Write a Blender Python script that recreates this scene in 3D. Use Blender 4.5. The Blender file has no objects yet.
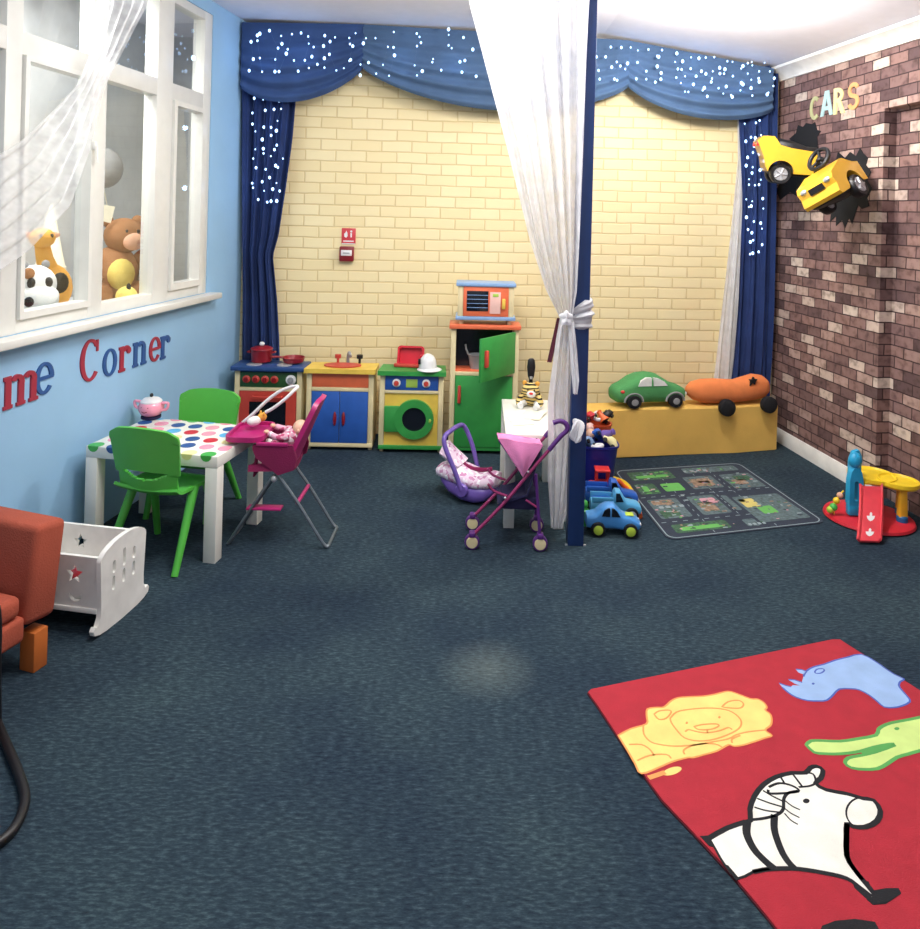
import bpy, bmesh, math, random
from mathutils import Vector, Matrix, noise
from mathutils.geometry import tessellate_polygon
random.seed(7)
R = math.radians
SC = bpy.context.scene
COL = SC.collection
# ------------------------------------------------------------------ camera numbers (metres, eye at 1.5 m)
F, PX, PY, H, RHO = 700.0, 480.0, 214.0, 1.5, R(1.5)
CR, SR = math.cos(RHO), math.sin(RHO)
def ab(x, y):
    a, b = x - PX, y - PY
    return (a*CR + b*SR)/F, (-a*SR + b*CR)/F
def FL(x, y, z=0.0):                      # photo point known to lie at height z
    a, b = ab(x, y); Y = (H - z)/b
    return Vector((a*Y, Y, z))
def AY(x, y, Y):                          # photo point known to lie at depth Y
    a, b = ab(x, y)
    return Vector((a*Y, Y, H - b*Y))
class Frame:                              # a vertical wall plane: s along it, off into the room, z up
    def __init__(s, p0, d, n):
        s.p = Vector((p0[0], p0[1], 0)); s.d = Vector((d[0], d[1], 0)).normalized(); s.n = Vector((n[0], n[1], 0)).normalized()
    def pt(s, t, off, z): return s.p + s.d*t + s.n*off + Vector((0, 0, z))
    def hit(s, x, y, off=0.0):            # photo point -> (s, z) on the plane
        a, b = ab(x, y); p = s.p + s.n*off
        t = (p.x - a*p.y)/(a*s.d.y - s.d.x); Y = p.y + t*s.d.y
        return t, H - b*Y
    def mat(s):                           # columns: d, n, z
        m = Matrix.Identity(4)
        for i in range(3):
            m[i][0] = s.d[i]; m[i][1] = s.n[i]; m[i][2] = (0, 0, 1)[i]; m[i][3] = s.p[i]
        return m
LW = Frame((-1.578, 4.66), (-0.11, -1), (1, -0.11))
RW = Frame((2.07, 4.90), (0.12, -1), (-1, -0.12))
BW = Frame((-1.578, 4.66), (3.648, 0.24), (0.0657, -1))
BWL = math.hypot(3.648, 0.24)

# ------------------------------------------------------------------ materials
def lin(c):
    return tuple((v/255/12.92 if v/255 <= 0.04045 else ((v/255 + 0.055)/1.055)**2.4) for v in c)
def new_mat(name):
    m = bpy.data.materials.new(name); m.use_nodes = True
    nt = m.node_tree; return m, nt, nt.nodes['Principled BSDF']
MC = {}
def mat(name, c, rough=0.5, var=0.08, sc=14.0, bump=0.0, bs=60.0, metal=0.0, emis=0.0, sheen=0.0, coat=0.0):
    if name in MC: return MC[name]
    m, nt, p = new_mat(name); N, L = nt.nodes, nt.links
    c = lin(c)
    tc = N.new('ShaderNodeTexCoord'); nz = N.new('ShaderNodeTexNoise'); nz.inputs['Scale'].default_value = sc; nz.inputs['Detail'].default_value = 4
    L.new(tc.outputs['Object'], nz.inputs['Vector'])
    cr = N.new('ShaderNodeValToRGB')
    cr.color_ramp.elements[0].position = 0.3; cr.color_ramp.elements[1].position = 0.7
    cr.color_ramp.elements[0].color = (*[v*(1 - var) for v in c], 1); cr.color_ramp.elements[1].color = (*[min(1, v*(1 + var)) for v in c], 1)
    L.new(nz.outputs['Fac'], cr.inputs['Fac']); L.new(cr.outputs['Color'], p.inputs['Base Color'])
    p.inputs['Roughness'].default_value = rough; p.inputs['Metallic'].default_value = metal
    if coat: p.inputs['Coat Weight'].default_value = coat
    if sheen: p.inputs['Sheen Weight'].default_value = sheen
    if emis:
        p.inputs['Emission Color'].default_value = (*c, 1); p.inputs['Emission Strength'].default_value = emis
    if bump:
        n2 = N.new('ShaderNodeTexNoise'); n2.inputs['Scale'].default_value = bs; n2.inputs['Detail'].default_value = 3
        L.new(tc.outputs['Object'], n2.inputs['Vector'])
        b = N.new('ShaderNodeBump'); b.inputs['Strength'].default_value = bump; b.inputs['Distance'].default_value = 0.01
        L.new(n2.outputs['Fac'], b.inputs['Height']); L.new(b.outputs['Normal'], p.inputs['Normal'])
    MC[name] = m; return m
def cloth(name, c, **k):
    k.setdefault('rough', 0.9); k.setdefault('bump', 0.25); k.setdefault('bs', 180)
    return mat(name, c, **k)

def ramp_node(nt, stops):
    cr = nt.nodes.new('ShaderNodeValToRGB'); e = cr.color_ramp.elements
    while len(e) < len(stops): e.new(0.5)
    for i, (p, c) in enumerate(stops): e[i].position = p; e[i].color = (*lin(c), 1)
    return cr
def brick_wall_mat():
    m, nt, p = new_mat('brick_wallpaper'); N, L = nt.nodes, nt.links
    tc = N.new('ShaderNodeTexCoord'); sx = N.new('ShaderNodeSeparateXYZ'); L.new(tc.outputs['Object'], sx.inputs[0])
    ad = N.new('ShaderNodeMath'); ad.operation = 'SUBTRACT'; L.new(sx.outputs['X'], ad.inputs[0]); L.new(sx.outputs['Y'], ad.inputs[1])
    cb = N.new('ShaderNodeCombineXYZ'); L.new(ad.outputs[0], cb.inputs['X']); L.new(sx.outputs['Z'], cb.inputs['Y'])
    nz = N.new('ShaderNodeTexNoise'); nz.inputs['Scale'].default_value = 9; L.new(cb.outputs[0], nz.inputs['Vector'])
    mx = N.new('ShaderNodeMix'); mx.data_type = 'VECTOR'; mx.inputs[0].default_value = 0.010
    L.new(cb.outputs[0], mx.inputs[4]); L.new(nz.outputs['Color'], mx.inputs[5])
    br = N.new('ShaderNodeTexBrick')
    br.inputs['Scale'].default_value = 1; br.inputs['Brick Width'].default_value = 0.138; br.inputs['Row Height'].default_value = 0.06
    br.inputs['Mortar Size'].default_value = 0.004; br.inputs['Mortar Smooth'].default_value = 0.3
    br.inputs['Color1'].default_value = (0, 0, 0, 1); br.inputs['Color2'].default_value = (1, 1, 1, 1); br.inputs['Mortar'].default_value = (0, 0, 0, 1)
    L.new(mx.outputs[1], br.inputs['Vector'])
    cr = ramp_node(nt, [(0.0, (92, 72, 74)), (0.2, (124, 98, 96)), (0.42, (156, 124, 117)), (0.6, (136, 108, 106)), (0.76, (180, 150, 140)), (0.95, (220, 204, 190))])
    L.new(br.outputs['Color'], cr.inputs['Fac'])
    n2 = N.new('ShaderNodeTexNoise'); n2.inputs['Scale'].default_value = 22; n2.inputs['Detail'].default_value = 6; L.new(cb.outputs[0], n2.inputs['Vector'])
    c2 = ramp_node(nt, [(0.28, (150, 140, 138)), (0.5, (238, 234, 232)), (0.75, (255, 255, 255))]); L.new(n2.outputs['Fac'], c2.inputs['Fac'])
    mu = N.new('ShaderNodeMix'); mu.data_type = 'RGBA'; mu.blend_type = 'MULTIPLY'; mu.inputs[0].default_value = 0.85
    L.new(cr.outputs['Color'], mu.inputs[6]); L.new(c2.outputs['Color'], mu.inputs[7])
    mm = N.new('ShaderNodeMix'); mm.data_type = 'RGBA'; L.new(br.outputs['Fac'], mm.inputs[0]); L.new(mu.outputs[2], mm.inputs[6])
    mm.inputs[7].default_value = (*lin((62, 44, 44)), 1); L.new(mm.outputs[2], p.inputs['Base Color'])
    p.inputs['Roughness'].default_value = 0.7; p.inputs['Specular IOR Level'].default_value = 0.3
    return m
def foam_wall_mat():
    m, nt, p = new_mat('yellow_foam_brick'); N, L = nt.nodes, nt.links
    tc = N.new('ShaderNodeTexCoord'); sx = N.new('ShaderNodeSeparateXYZ'); L.new(tc.outputs['Object'], sx.inputs[0])
    cb = N.new('ShaderNodeCombineXYZ'); L.new(sx.outputs['X'], cb.inputs['X']); L.new(sx.outputs['Z'], cb.inputs['Y'])
    nz = N.new('ShaderNodeTexNoise'); nz.inputs['Scale'].default_value = 5; L.new(cb.outputs[0], nz.inputs['Vector'])
    mx = N.new('ShaderNodeMix'); mx.data_type = 'VECTOR'; mx.inputs[0].default_value = 0.012
    L.new(cb.outputs[0], mx.inputs[4]); L.new(nz.outputs['Color'], mx.inputs[5])
    br = N.new('ShaderNodeTexBrick'); br.offset = 0.5
    br.inputs['Scale'].default_value = 1; br.inputs['Brick Width'].default_value = 0.2; br.inputs['Row Height'].default_value = 0.0725
    br.inputs['Mortar Size'].default_value = 0.008; br.inputs['Mortar Smooth'].default_value = 1.0
    br.inputs['Color1'].default_value = (*lin((240, 221, 170)), 1); br.inputs['Color2'].default_value = (*lin((244, 228, 181)), 1); br.inputs['Mortar'].default_value = (*lin((222, 198, 142)), 1)
    L.new(mx.outputs[1], br.inputs['Vector']); L.new(br.outputs['Color'], p.inputs['Base Color'])
    inv = N.new('ShaderNodeMath'); inv.operation = 'SUBTRACT'; inv.inputs[0].default_value = 1; L.new(br.outputs['Fac'], inv.inputs[1])
    b = N.new('ShaderNodeBump'); b.inputs['Strength'].default_value = 0.38; b.inputs['Distance'].default_value = 0.006
    L.new(inv.outputs[0], b.inputs['Height']); L.new(b.outputs['Normal'], p.inputs['Normal'])
    p.inputs['Roughness'].default_value = 0.55; return m
def carpet_mat():
    m, nt, p = new_mat('navy_carpet'); N, L = nt.nodes, nt.links
    tc = N.new('ShaderNodeTexCoord')
    mp = N.new('ShaderNodeMapping'); mp.inputs['Scale'].default_value = (38, 130, 1); L.new(tc.outputs['Object'], mp.inputs[0])
    n1 = N.new('ShaderNodeTexNoise'); n1.inputs['Scale'].default_value = 1; n1.inputs['Detail'].default_value = 5; n1.inputs['Roughness'].default_value = 0.7; L.new(mp.outputs[0], n1.inputs['Vector'])
    cr = ramp_node(nt, [(0.3, (31, 41, 52)), (0.5, (49, 65, 75)), (0.64, (70, 88, 95)), (0.8, (104, 122, 126))]); L.new(n1.outputs['Fac'], cr.inputs['Fac'])
    n2 = N.new('ShaderNodeTexNoise'); n2.inputs['Scale'].default_value = 1.7; n2.inputs['Detail'].default_value = 3; L.new(tc.outputs['Object'], n2.inputs['Vector'])
    c2 = ramp_node(nt, [(0.35, (190, 196, 214)), (0.7, (255, 255, 250))]); L.new(n2.outputs['Fac'], c2.inputs['Fac'])
    mu = N.new('ShaderNodeMix'); mu.data_type = 'RGBA'; mu.blend_type = 'MULTIPLY'; mu.inputs[0].default_value = 1
    L.new(cr.outputs['Color'], mu.inputs[6]); L.new(c2.outputs['Color'], mu.inputs[7])
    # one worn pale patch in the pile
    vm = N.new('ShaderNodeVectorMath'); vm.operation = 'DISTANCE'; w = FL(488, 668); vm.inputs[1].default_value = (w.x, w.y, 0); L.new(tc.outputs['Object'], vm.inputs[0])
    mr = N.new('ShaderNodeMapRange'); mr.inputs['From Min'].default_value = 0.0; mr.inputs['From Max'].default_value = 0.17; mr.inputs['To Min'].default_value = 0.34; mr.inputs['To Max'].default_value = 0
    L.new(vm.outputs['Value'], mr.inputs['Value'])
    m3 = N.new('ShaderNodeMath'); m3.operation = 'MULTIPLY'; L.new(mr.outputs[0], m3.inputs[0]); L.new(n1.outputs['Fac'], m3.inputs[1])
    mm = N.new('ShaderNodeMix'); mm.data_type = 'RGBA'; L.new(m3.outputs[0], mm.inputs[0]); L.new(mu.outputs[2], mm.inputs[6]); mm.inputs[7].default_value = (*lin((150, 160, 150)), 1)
    L.new(mm.outputs[2], p.inputs['Base Color'])
    b = N.new('ShaderNodeBump'); b.inputs['Strength'].default_value = 0.5; b.inputs['Distance'].default_value = 0.006
    L.new(n1.outputs['Fac'], b.inputs['Height']); L.new(b.outputs['Normal'], p.inputs['Normal'])
    p.inputs['Roughness'].default_value = 0.95; p.inputs['Specular IOR Level'].default_value = 0.15; return m
def voile_mat(name, alpha, c=(245, 245, 248), transl=0.5):
    m, nt, p = new_mat(name); N, L = nt.nodes, nt.links
    nt.nodes.remove(p); out = N['Material Output']
    d = N.new('ShaderNodeBsdfDiffuse'); d.inputs['Color'].default_value = (*lin(c), 1)
    t = N.new('ShaderNodeBsdfTranslucent'); t.inputs['Color'].default_value = (*lin(c), 1)
    x = N.new('ShaderNodeBsdfTransparent')
    a = N.new('ShaderNodeMixShader'); a.inputs[0].default_value = transl; L.new(d.outputs[0], a.inputs[1]); L.new(t.outputs[0], a.inputs[2])
    tc = N.new('ShaderNodeTexCoord'); nz = N.new('ShaderNodeTexNoise'); nz.inputs['Scale'].default_value = 14; L.new(tc.outputs['Object'], nz.inputs['Vector'])
    mr = N.new('ShaderNodeMapRange'); mr.inputs['From Min'].default_value = 0.3; mr.inputs['From Max'].default_value = 0.7
    mr.inputs['To Min'].default_value = max(0, alpha - 0.1); mr.inputs['To Max'].default_value = min(1, alpha + 0.1); L.new(nz.outputs['Fac'], mr.inputs['Value'])
    b = N.new('ShaderNodeMixShader'); L.new(mr.outputs[0], b.inputs[0]); L.new(x.outputs[0], b.inputs[1]); L.new(a.outputs[0], b.inputs[2])
    L.new(b.outputs[0], out.inputs['Surface']); return m
def glass_mat():
    m, nt, p = new_mat('window_glass'); N, L = nt.nodes, nt.links
    nt.nodes.remove(p); out = N['Material Output']
    x = N.new('ShaderNodeBsdfTransparent'); x.inputs['Color'].default_value = (0.93, 0.95, 0.95, 1)
    g = N.new('ShaderNodeBsdfGlossy'); g.inputs['Roughness'].default_value = 0.01; g.inputs['Color'].default_value = (1, 1, 1, 1)
    nz = N.new('ShaderNodeTexNoise'); nz.inputs['Scale'].default_value = 6; tc = N.new('ShaderNodeTexCoord'); L.new(tc.outputs['Object'], nz.inputs['Vector'])
    bp = N.new('ShaderNodeBump'); bp.inputs['Strength'].default_value = 0.03; bp.inputs['Distance'].default_value = 0.02; L.new(nz.outputs['Fac'], bp.inputs['Height']); L.new(bp.outputs[0], g.inputs['Normal'])
    ge = N.new('ShaderNodeNewGeometry'); dt = N.new('ShaderNodeVectorMath'); dt.operation = 'DOT_PRODUCT'; L.new(ge.outputs['Incoming'], dt.inputs[0]); L.new(ge.outputs['Normal'], dt.inputs[1])
    def mth(op, a, v=None, first=False):
        m_ = N.new('ShaderNodeMath'); m_.operation = op
        L.new(a, m_.inputs[1 if first else 0])
        if v is not None: m_.inputs[0 if first else 1].default_value = v
        return m_.outputs[0]
    q = mth('ABSOLUTE', dt.outputs['Value']); q = mth('SUBTRACT', q, 1.0, True); q = mth('POWER', q, 5.0); q = mth('MULTIPLY', q, 1.4)
    mr = N.new('ShaderNodeMath'); mr.operation = 'ADD'; mr.inputs[1].default_value = 0.07; mr.use_clamp = True; L.new(q, mr.inputs[0])
    b = N.new('ShaderNodeMixShader'); L.new(mr.outputs[0], b.inputs[0]); L.new(x.outputs[0], b.inputs[1]); L.new(g.outputs[0], b.inputs[2])
    L.new(b.outputs[0], out.inputs['Surface']); return m
def stripe_mat(name, c1, c2, scale=9, rot=(0, 0, 0)):
    m, nt, p = new_mat(name); N, L = nt.nodes, nt.links
    tc = N.new('ShaderNodeTexCoord'); mp = N.new('ShaderNodeMapping'); mp.inputs['Rotation'].default_value = rot; L.new(tc.outputs['Object'], mp.inputs[0])
    w = N.new('ShaderNodeTexWave'); w.inputs['Scale'].default_value = scale; w.inputs['Distortion'].default_value = 3; w.inputs['Detail'].default_value = 1; w.bands_direction = 'Z'
    L.new(mp.outputs[0], w.inputs['Vector']); cr = ramp_node(nt, [(0.0, c2), (0.28, c2), (0.36, c1), (1, c1)]); L.new(w.outputs['Fac'], cr.inputs['Fac'])
    L.new(cr.outputs['Color'], p.inputs['Base Color']); p.inputs['Roughness'].default_value = 0.9; return m
def print_mat(name, c1, c2, c3, scale=60):
    m, nt, p = new_mat(name); N, L = nt.nodes, nt.links
    tc = N.new('ShaderNodeTexCoord'); v = N.new('ShaderNodeTexVoronoi'); v.inputs['Scale'].default_value = scale; L.new(tc.outputs['Object'], v.inputs['Vector'])
    s = N.new('ShaderNodeSeparateColor'); L.new(v.outputs['Color'], s.inputs[0])
    cr = ramp_node(nt, [(0.0, c1), (0.5, c1), (0.55, c2), (0.75, c2), (0.8, c3), (1, c3)]); L.new(s.outputs[0], cr.inputs['Fac'])
    L.new(cr.outputs['Color'], p.inputs['Base Color']); p.inputs['Roughness'].default_value = 0.85; return m

M = dict(
 white=mat('white_paint', (240, 238, 232), 0.4), ceil=mat('ceiling_paint', (238, 236, 244), 0.85, var=0.02, bump=0.05, bs=30),
 upvc=mat('white_frame', (226, 226, 220), 0.3, var=0.03), bluewall=mat('blue_wall_paint', (150, 192, 226), 0.7, var=0.05, sc=2.5, bump=0.06, bs=40),
 pale=mat('pale_plaster', (214, 214, 212), 0.8, var=0.04),
 cream=mat('cream_wood', (228, 212, 166), 0.5, var=0.08, sc=8), navywood=mat('navy_lacquer', (42, 74, 130), 0.4), redwood=mat('red_lacquer', (200, 70, 58), 0.4),
 orangewood=mat('orange_lacquer', (228, 112, 74), 0.4), yellowwood=mat('yellow_lacquer', (232, 196, 84), 0.4), greenwood=mat('green_lacquer', (54, 150, 70), 0.4),
 bluewood=mat('blue_lacquer', (44, 92, 176), 0.4), skywood=mat('pale_blue_lacquer', (134, 168, 210), 0.4), darkgreen=mat('dark_green_panel', (40, 84, 44), 0.5),
 black=mat('black_plastic', (18, 18, 22), 0.45), darkglass=mat('dark_window', (20, 24, 34), 0.2), grey=mat('grey_plastic', (150, 152, 156), 0.4),
 steel=mat('dull_steel_tube', (128, 138, 146), 0.35, metal=0.7), silver=mat('silver_hub', (200, 202, 206), 0.3, metal=0.5),
 lime=mat('lime_display', (170, 206, 90), 0.4), maroon=mat('maroon_enamel', (140, 26, 38), 0.3), redplastic=mat('red_plastic', (206, 34, 52), 0.35), pinkpaper=mat('pale_pink_panel', (240, 196, 186), 0.5),
 chairgreen=mat('bright_green_plastic', (82, 178, 66), 0.4, var=0.04), lack=mat('white_table_lacquer', (236, 234, 224), 0.4, var=0.03),
 pinkpot=mat('pink_glaze', (244, 160, 182), 0.25, coat=0.4), navyfab=cloth('navy_drape', (30, 52, 102), var=0.15, sc=6), tealfab=cloth('slate_blue_swag', (74, 100, 132), var=0.12, sc=5),
 navyswag=cloth('navy_swag', (50, 76, 122), var=0.15, sc=6), postblue=mat('navy_post_paint', (30, 56, 106), 0.45, var=0.05), magenta=mat('magenta_plastic', (176, 34, 108), 0.35), magfab=cloth('magenta_padding', (128, 22, 74)),
 purple=mat('purple_plastic', (112, 88, 170), 0.35), deeppurple=mat('deep_purple_tube', (88, 42, 118), 0.35), berry=mat('berry_tube', (150, 50, 100), 0.35), pinkfab=cloth('pink_hood_cloth', (240, 142, 196)),
 navycl=cloth('navy_bag_cloth', (28, 26, 66)), skin=mat('doll_skin', (236, 188, 160), 0.5), orangefab=cloth('rust_orange_suede', (168, 78, 56), var=0.1, sc=5),
 orangewd=mat('orange_leg_wood', (196, 106, 46), 0.5), yellowcl=cloth('mustard_cloth', (236, 190, 96), var=0.05, sc=6), greenplush=cloth('green_plush', (78, 150, 88), var=0.08), orangeplush=cloth('orange_plush', (232, 132, 74), var=0.08),
 blackplush=cloth('black_plush', (20, 20, 24)), whiteplush=cloth('white_plush', (236, 236, 232)), greyplush=cloth('grey_plush', (150, 150, 150)), brownplush=cloth('brown_plush', (164, 112, 72)), yellowplush=cloth('yellow_plush', (232, 208, 110)), amberplush=cloth('amber_plush', (232, 168, 70)), peach=cloth('peach_plush', (232, 178, 148)),
 toyblue=mat('toy_blue', (74, 146, 214), 0.35), toysky=mat('toy_sky', (92, 176, 222), 0.35), toydeep=mat('toy_deep_blue', (40, 96, 186), 0.35), limewheel=mat('lime_wheel', (184, 210, 70), 0.4), toyred=mat('toy_red', (214, 54, 50), 0.35), toyorange=mat('toy_orange', (232, 106, 48), 0.35), toyyellow=mat('toy_yellow', (240, 200, 40), 0.35), toygreen=mat('toy_green', (70, 176, 76), 0.35), toywhite=mat('toy_white', (232, 232, 232), 0.4),
 bucketnavy=mat('navy_bucket', (24, 32, 128), 0.4), bucketorange=mat('orange_bucket', (214, 84, 46), 0.4), cyan=mat('cyan_plastic', (40, 160, 206), 0.35), slidered=mat('coral_red_plastic', (222, 66, 78), 0.4), baseRed=mat('base_red_plastic', (200, 36, 52), 0.4), actyellow=mat('activity_yellow', (244, 208, 44), 0.35), actamber=mat('activity_amber', (232, 172, 40), 0.4), actblue=mat('foot_blue', (30, 96, 150), 0.4),
 rideyellow=mat('ride_on_yellow', (238, 184, 54), 0.3, var=0.04, coat=0.4), hole=mat('black_sticker', (14, 16, 22), 0.8), sign=mat('sign_red', (204, 62, 70), 0.4), boxred=mat('call_point_red', (128, 24, 34), 0.35),
 paper=mat('cream_paper', (238, 232, 208), 0.8), rugred=cloth('rug_red', (170, 34, 50), var=0.08, sc=20, bump=0.4, bs=300), ryellow=cloth('rug_yellow', (236, 208, 122), bs=300), rorange=cloth('rug_orange_line', (226, 150, 84), bs=300), rblue=cloth('rug_blue', (150, 180, 222), bs=300), rblueline=cloth('rug_blue_line', (70, 92, 176), bs=300), rgreen=cloth('rug_green', (198, 222, 134), bs=300), rgreenline=cloth('rug_green_line', (84, 160, 82), bs=300), rwhite=cloth('rug_white', (236, 234, 224), bs=300), rblack=cloth('rug_black', (18, 20, 26), bs=300), rugedge=cloth('rug_dark_edge', (70, 22, 36), bs=300),
 matbase=cloth('mat_road', (38, 48, 64), var=0.1, sc=30), matgrey=cloth('mat_grey_block', (84, 102, 106), var=0.4, sc=60), maroonstrap=cloth('maroon_strip', (84, 26, 46)), matgreen=cloth('mat_green_block', (58, 92, 68), var=0.45, sc=70), matlime=cloth('mat_bright_green', (98, 170, 84)), matwhite=cloth('mat_white', (140, 156, 160)), matbrown=cloth('mat_brown', (140, 116, 96), var=0.45, sc=60), matpink=cloth('mat_pink', (190, 140, 150)), matyellow=cloth('mat_yellow', (206, 190, 110)),
 letterred=mat('letter_crimson', (160, 42, 64), 0.5), letterblue=mat('letter_blue', (42, 84, 146), 0.5), lolive=mat('letter_olive', (186, 188, 140), 0.5), lsky=mat('letter_sky', (180, 214, 216), 0.5), lyellow=mat('letter_yellow', (238, 226, 164), 0.5), lorange=mat('letter_orange', (238, 170, 110), 0.5),
 voile=voile_mat('white_voile', 0.80, transl=0.45), thinvoile=voile_mat('thin_white_voile', 0.42, (244, 244, 246), 0.5), tievoile=voile_mat('gathered_voile', 0.93, transl=0.35),
 glass=glass_mat(), brick=brick_wall_mat(), foam=foam_wall_mat(), carpet=carpet_mat(),
 bulb=mat('fairy_bulb', (176, 212, 255), 0.3, emis=3.0, var=0), lampglow=mat('lamp_diffuser', (255, 250, 240), 0.4, emis=7.0, var=0), wire=mat('clear_wire', (70, 95, 135), 0.4),
 tiger=stripe_mat('tiger_stripes', (224, 196, 120), (24, 20, 18), 14), dollprint=print_mat('doll_print', (226, 170, 190), (190, 80, 120), (240, 232, 236), 70), seatprint=print_mat('flower_print', (228, 204, 222), (202, 140, 180), (246, 240, 246), 60),
)

# ------------------------------------------------------------------ mesh helper
class MB:
    def __init__(s): s.v, s.f, s.mi, s.cur = [], [], [], 0
    def add(s, vs, fs, Mx=None):
        b = len(s.v)
        s.v += [(Mx @ Vector(v)) if Mx is not None else Vector(v) for v in vs]
        s.f += [tuple(b + i for i in f) for f in fs]; s.mi += [s.cur]*len(fs); return s
    def _bm(s, bm, Mx):
        bm.verts.index_update(); r = s.add([v.co.copy() for v in bm.verts], [[v.index for v in f.verts] for f in bm.faces], Mx); bm.free(); return r
    def box(s, x0, x1, y0, y1, z0, z1, bev=0.0, seg=2, Mx=None):
        bm = bmesh.new(); bmesh.ops.create_cube(bm, size=1)
        for v in bm.verts: v.co = Vector((x0 + (v.co.x + .5)*(x1 - x0), y0 + (v.co.y + .5)*(y1 - y0), z0 + (v.co.z + .5)*(z1 - z0)))
        if bev > 0: bmesh.ops.bevel(bm, geom=bm.edges[:], offset=min(bev, .49*min(abs(x1-x0), abs(y1-y0), abs(z1-z0))), segments=seg, affect='EDGES', profile=0.5)
        return s._bm(bm, Mx)
    def ell(s, c, r, n=16, Mx=None, rot=None):
        bm = bmesh.new(); bmesh.ops.create_uvsphere(bm, u_segments=n, v_segments=max(6, n*2//3), radius=1)
        r = (r, r, r) if isinstance(r, (int, float)) else r
        Q = Matrix.Translation(c) @ (rot.to_4x4() if rot else Matrix.Identity(4)) @ Matrix.Diagonal((*r, 1))
        for v in bm.verts: v.co = Q @ v.co
        return s._bm(bm, Mx)
    def tube(s, pts, rad, n=10, Mx=None, closed=False):
        pts = [Vector(p) for p in pts]; k = len(pts); rr = rad if isinstance(rad, (list, tuple)) else [rad]*k
        vs, fs, up = [], [], None
        for i, p in enumerate(pts):
            a = pts[(i - 1) % k] if (closed or i) else p; b = pts[(i + 1) % k] if (closed or i < k - 1) else p
            t = (b - a).normalized()
            if up is None: up = t.orthogonal().normalized()
            up = (up - t*up.dot(t)); up = up.normalized() if up.length > 1e-6 else t.orthogonal().normalized(); w = t.cross(up)
            for j in range(n):
                q = 2*math.pi*j/n; vs.append(p + (up*math.cos(q) + w*math.sin(q))*rr[i])
        for i in range(k if closed else k - 1):
            i2 = (i + 1) % k
            for j in range(n): fs.append((i*n + j, i*n + (j + 1) % n, i2*n + (j + 1) % n, i2*n + j))
        if not closed: fs.append(tuple(reversed(range(n)))); fs.append(tuple((k - 1)*n + j for j in range(n)))
        return s.add(vs, fs, Mx)
    def lathe(s, prof, n=24, Mx=None, sx=1, sy=1):
        vs, fs = [], []
        for (r, z) in prof:
            for j in range(n): q = 2*math.pi*j/n; vs.append((r*math.cos(q)*sx, r*math.sin(q)*sy, z))
        for i in range(len(prof) - 1):
            for j in range(n): fs.append((i*n + j, i*n + (j + 1) % n, (i + 1)*n + (j + 1) % n, (i + 1)*n + j))
        if prof[0][0] > 1e-5: fs.append(tuple(reversed(range(n))))
        if prof[-1][0] > 1e-5: fs.append(tuple((len(prof) - 1)*n + j for j in range(n)))
        return s.add(vs, fs, Mx)
    def cyl(s, a, b, r, r2=None, n=18): return s.tube([a, b], [r, r if r2 is None else r2], n)
    def prism(s, poly, z0, z1, holes=(), Mx=None):     # polygon in xy, extruded in z
        loops = [[Vector((p[0], p[1], 0)) for p in L] for L in [poly, *holes]]
        def area(l): return sum(l[i].x*l[(i+1) % len(l)].y - l[(i+1) % len(l)].x*l[i].y for i in range(len(l)))
        loops = [l if (area(l) > 0) == (i == 0) else l[::-1] for i, l in enumerate(loops)]
        tri = tessellate_polygon(loops); flat = [p for l in loops for p in l]; n = len(flat)
        vs = [(p.x, p.y, z0) for p in flat] + [(p.x, p.y, z1) for p in flat]; fs = []
        for t in tri:
            a, b, c = (flat[i] for i in t)
            if (b - a).cross(c - a).z < 0: t = t[::-1]
            fs.append(tuple(n + i for i in t)); fs.append(tuple(reversed(t)))
        o = 0
        for l in loops:
            k = len(l)
            for i in range(k): j = (i + 1) % k; fs.append((o + i, o + j, n + o + j, n + o + i))
            o += k
        return s.add(vs, fs, Mx)
    def sheet(s, fn, nu, nv, t=0.0, mask=None, Mx=None):
        P = [[Vector(fn(i/nu, j/nv)) for j in range(nv + 1)] for i in range(nu + 1)]
        idx = lambda i, j: i*(nv + 1) + j
        cells = [(i, j) for i in range(nu) for j in range(nv) if mask is None or mask((i + .5)/nu, (j + .5)/nv)]
        vs = [P[i][j] for i in range(nu + 1) for j in range(nv + 1)]; fs = [(idx(i, j), idx(i + 1, j), idx(i + 1, j + 1), idx(i, j + 1)) for i, j in cells]
        if t:
            K = len(vs); nv2 = []
            for i in range(nu + 1):
                for j in range(nv + 1):
                    du = P[min(i + 1, nu)][j] - P[max(i - 1, 0)][j]; dv = P[i][min(j + 1, nv)] - P[i][max(j - 1, 0)]
                    nn = du.cross(dv); nn = nn.normalized() if nn.length > 1e-9 else Vector((0, 0, 1)); nv2.append(P[i][j] - nn*t)
            vs = vs + nv2; top = list(fs); fs = fs + [tuple(K + q for q in reversed(f)) for f in top]
            cnt = {}
            for f in top:
                for a, b in zip(f, f[1:] + f[:1]): cnt[(a, b)] = 1
            for (a, b) in cnt:
                if (b, a) not in cnt: fs.append((b, a, K + a, K + b))
        return s.add(vs, fs, Mx)
    def hull(s, secs, n=20, p=2.6, Mx=None):           # secs: (x, zlo, zhi, halfwidth)
        vs, fs = [], []
        for (x, a, b, w) in secs:
            for j in range(n):
                q = 2*math.pi*j/n; c, d = math.cos(q), math.sin(q)
                vs.append((x, w*math.copysign(abs(c)**(2/p), c), (a + b)/2 + (b - a)/2*math.copysign(abs(d)**(2/p), d)))
        for i in range(len(secs) - 1):
            for j in range(n): fs.append((i*n + j, i*n + (j + 1) % n, (i + 1)*n + (j + 1) % n, (i + 1)*n + j))
        fs.append(tuple(reversed(range(n)))); fs.append(tuple((len(secs) - 1)*n + j for j in range(n)))
        return s.add(vs, fs, Mx)
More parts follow.
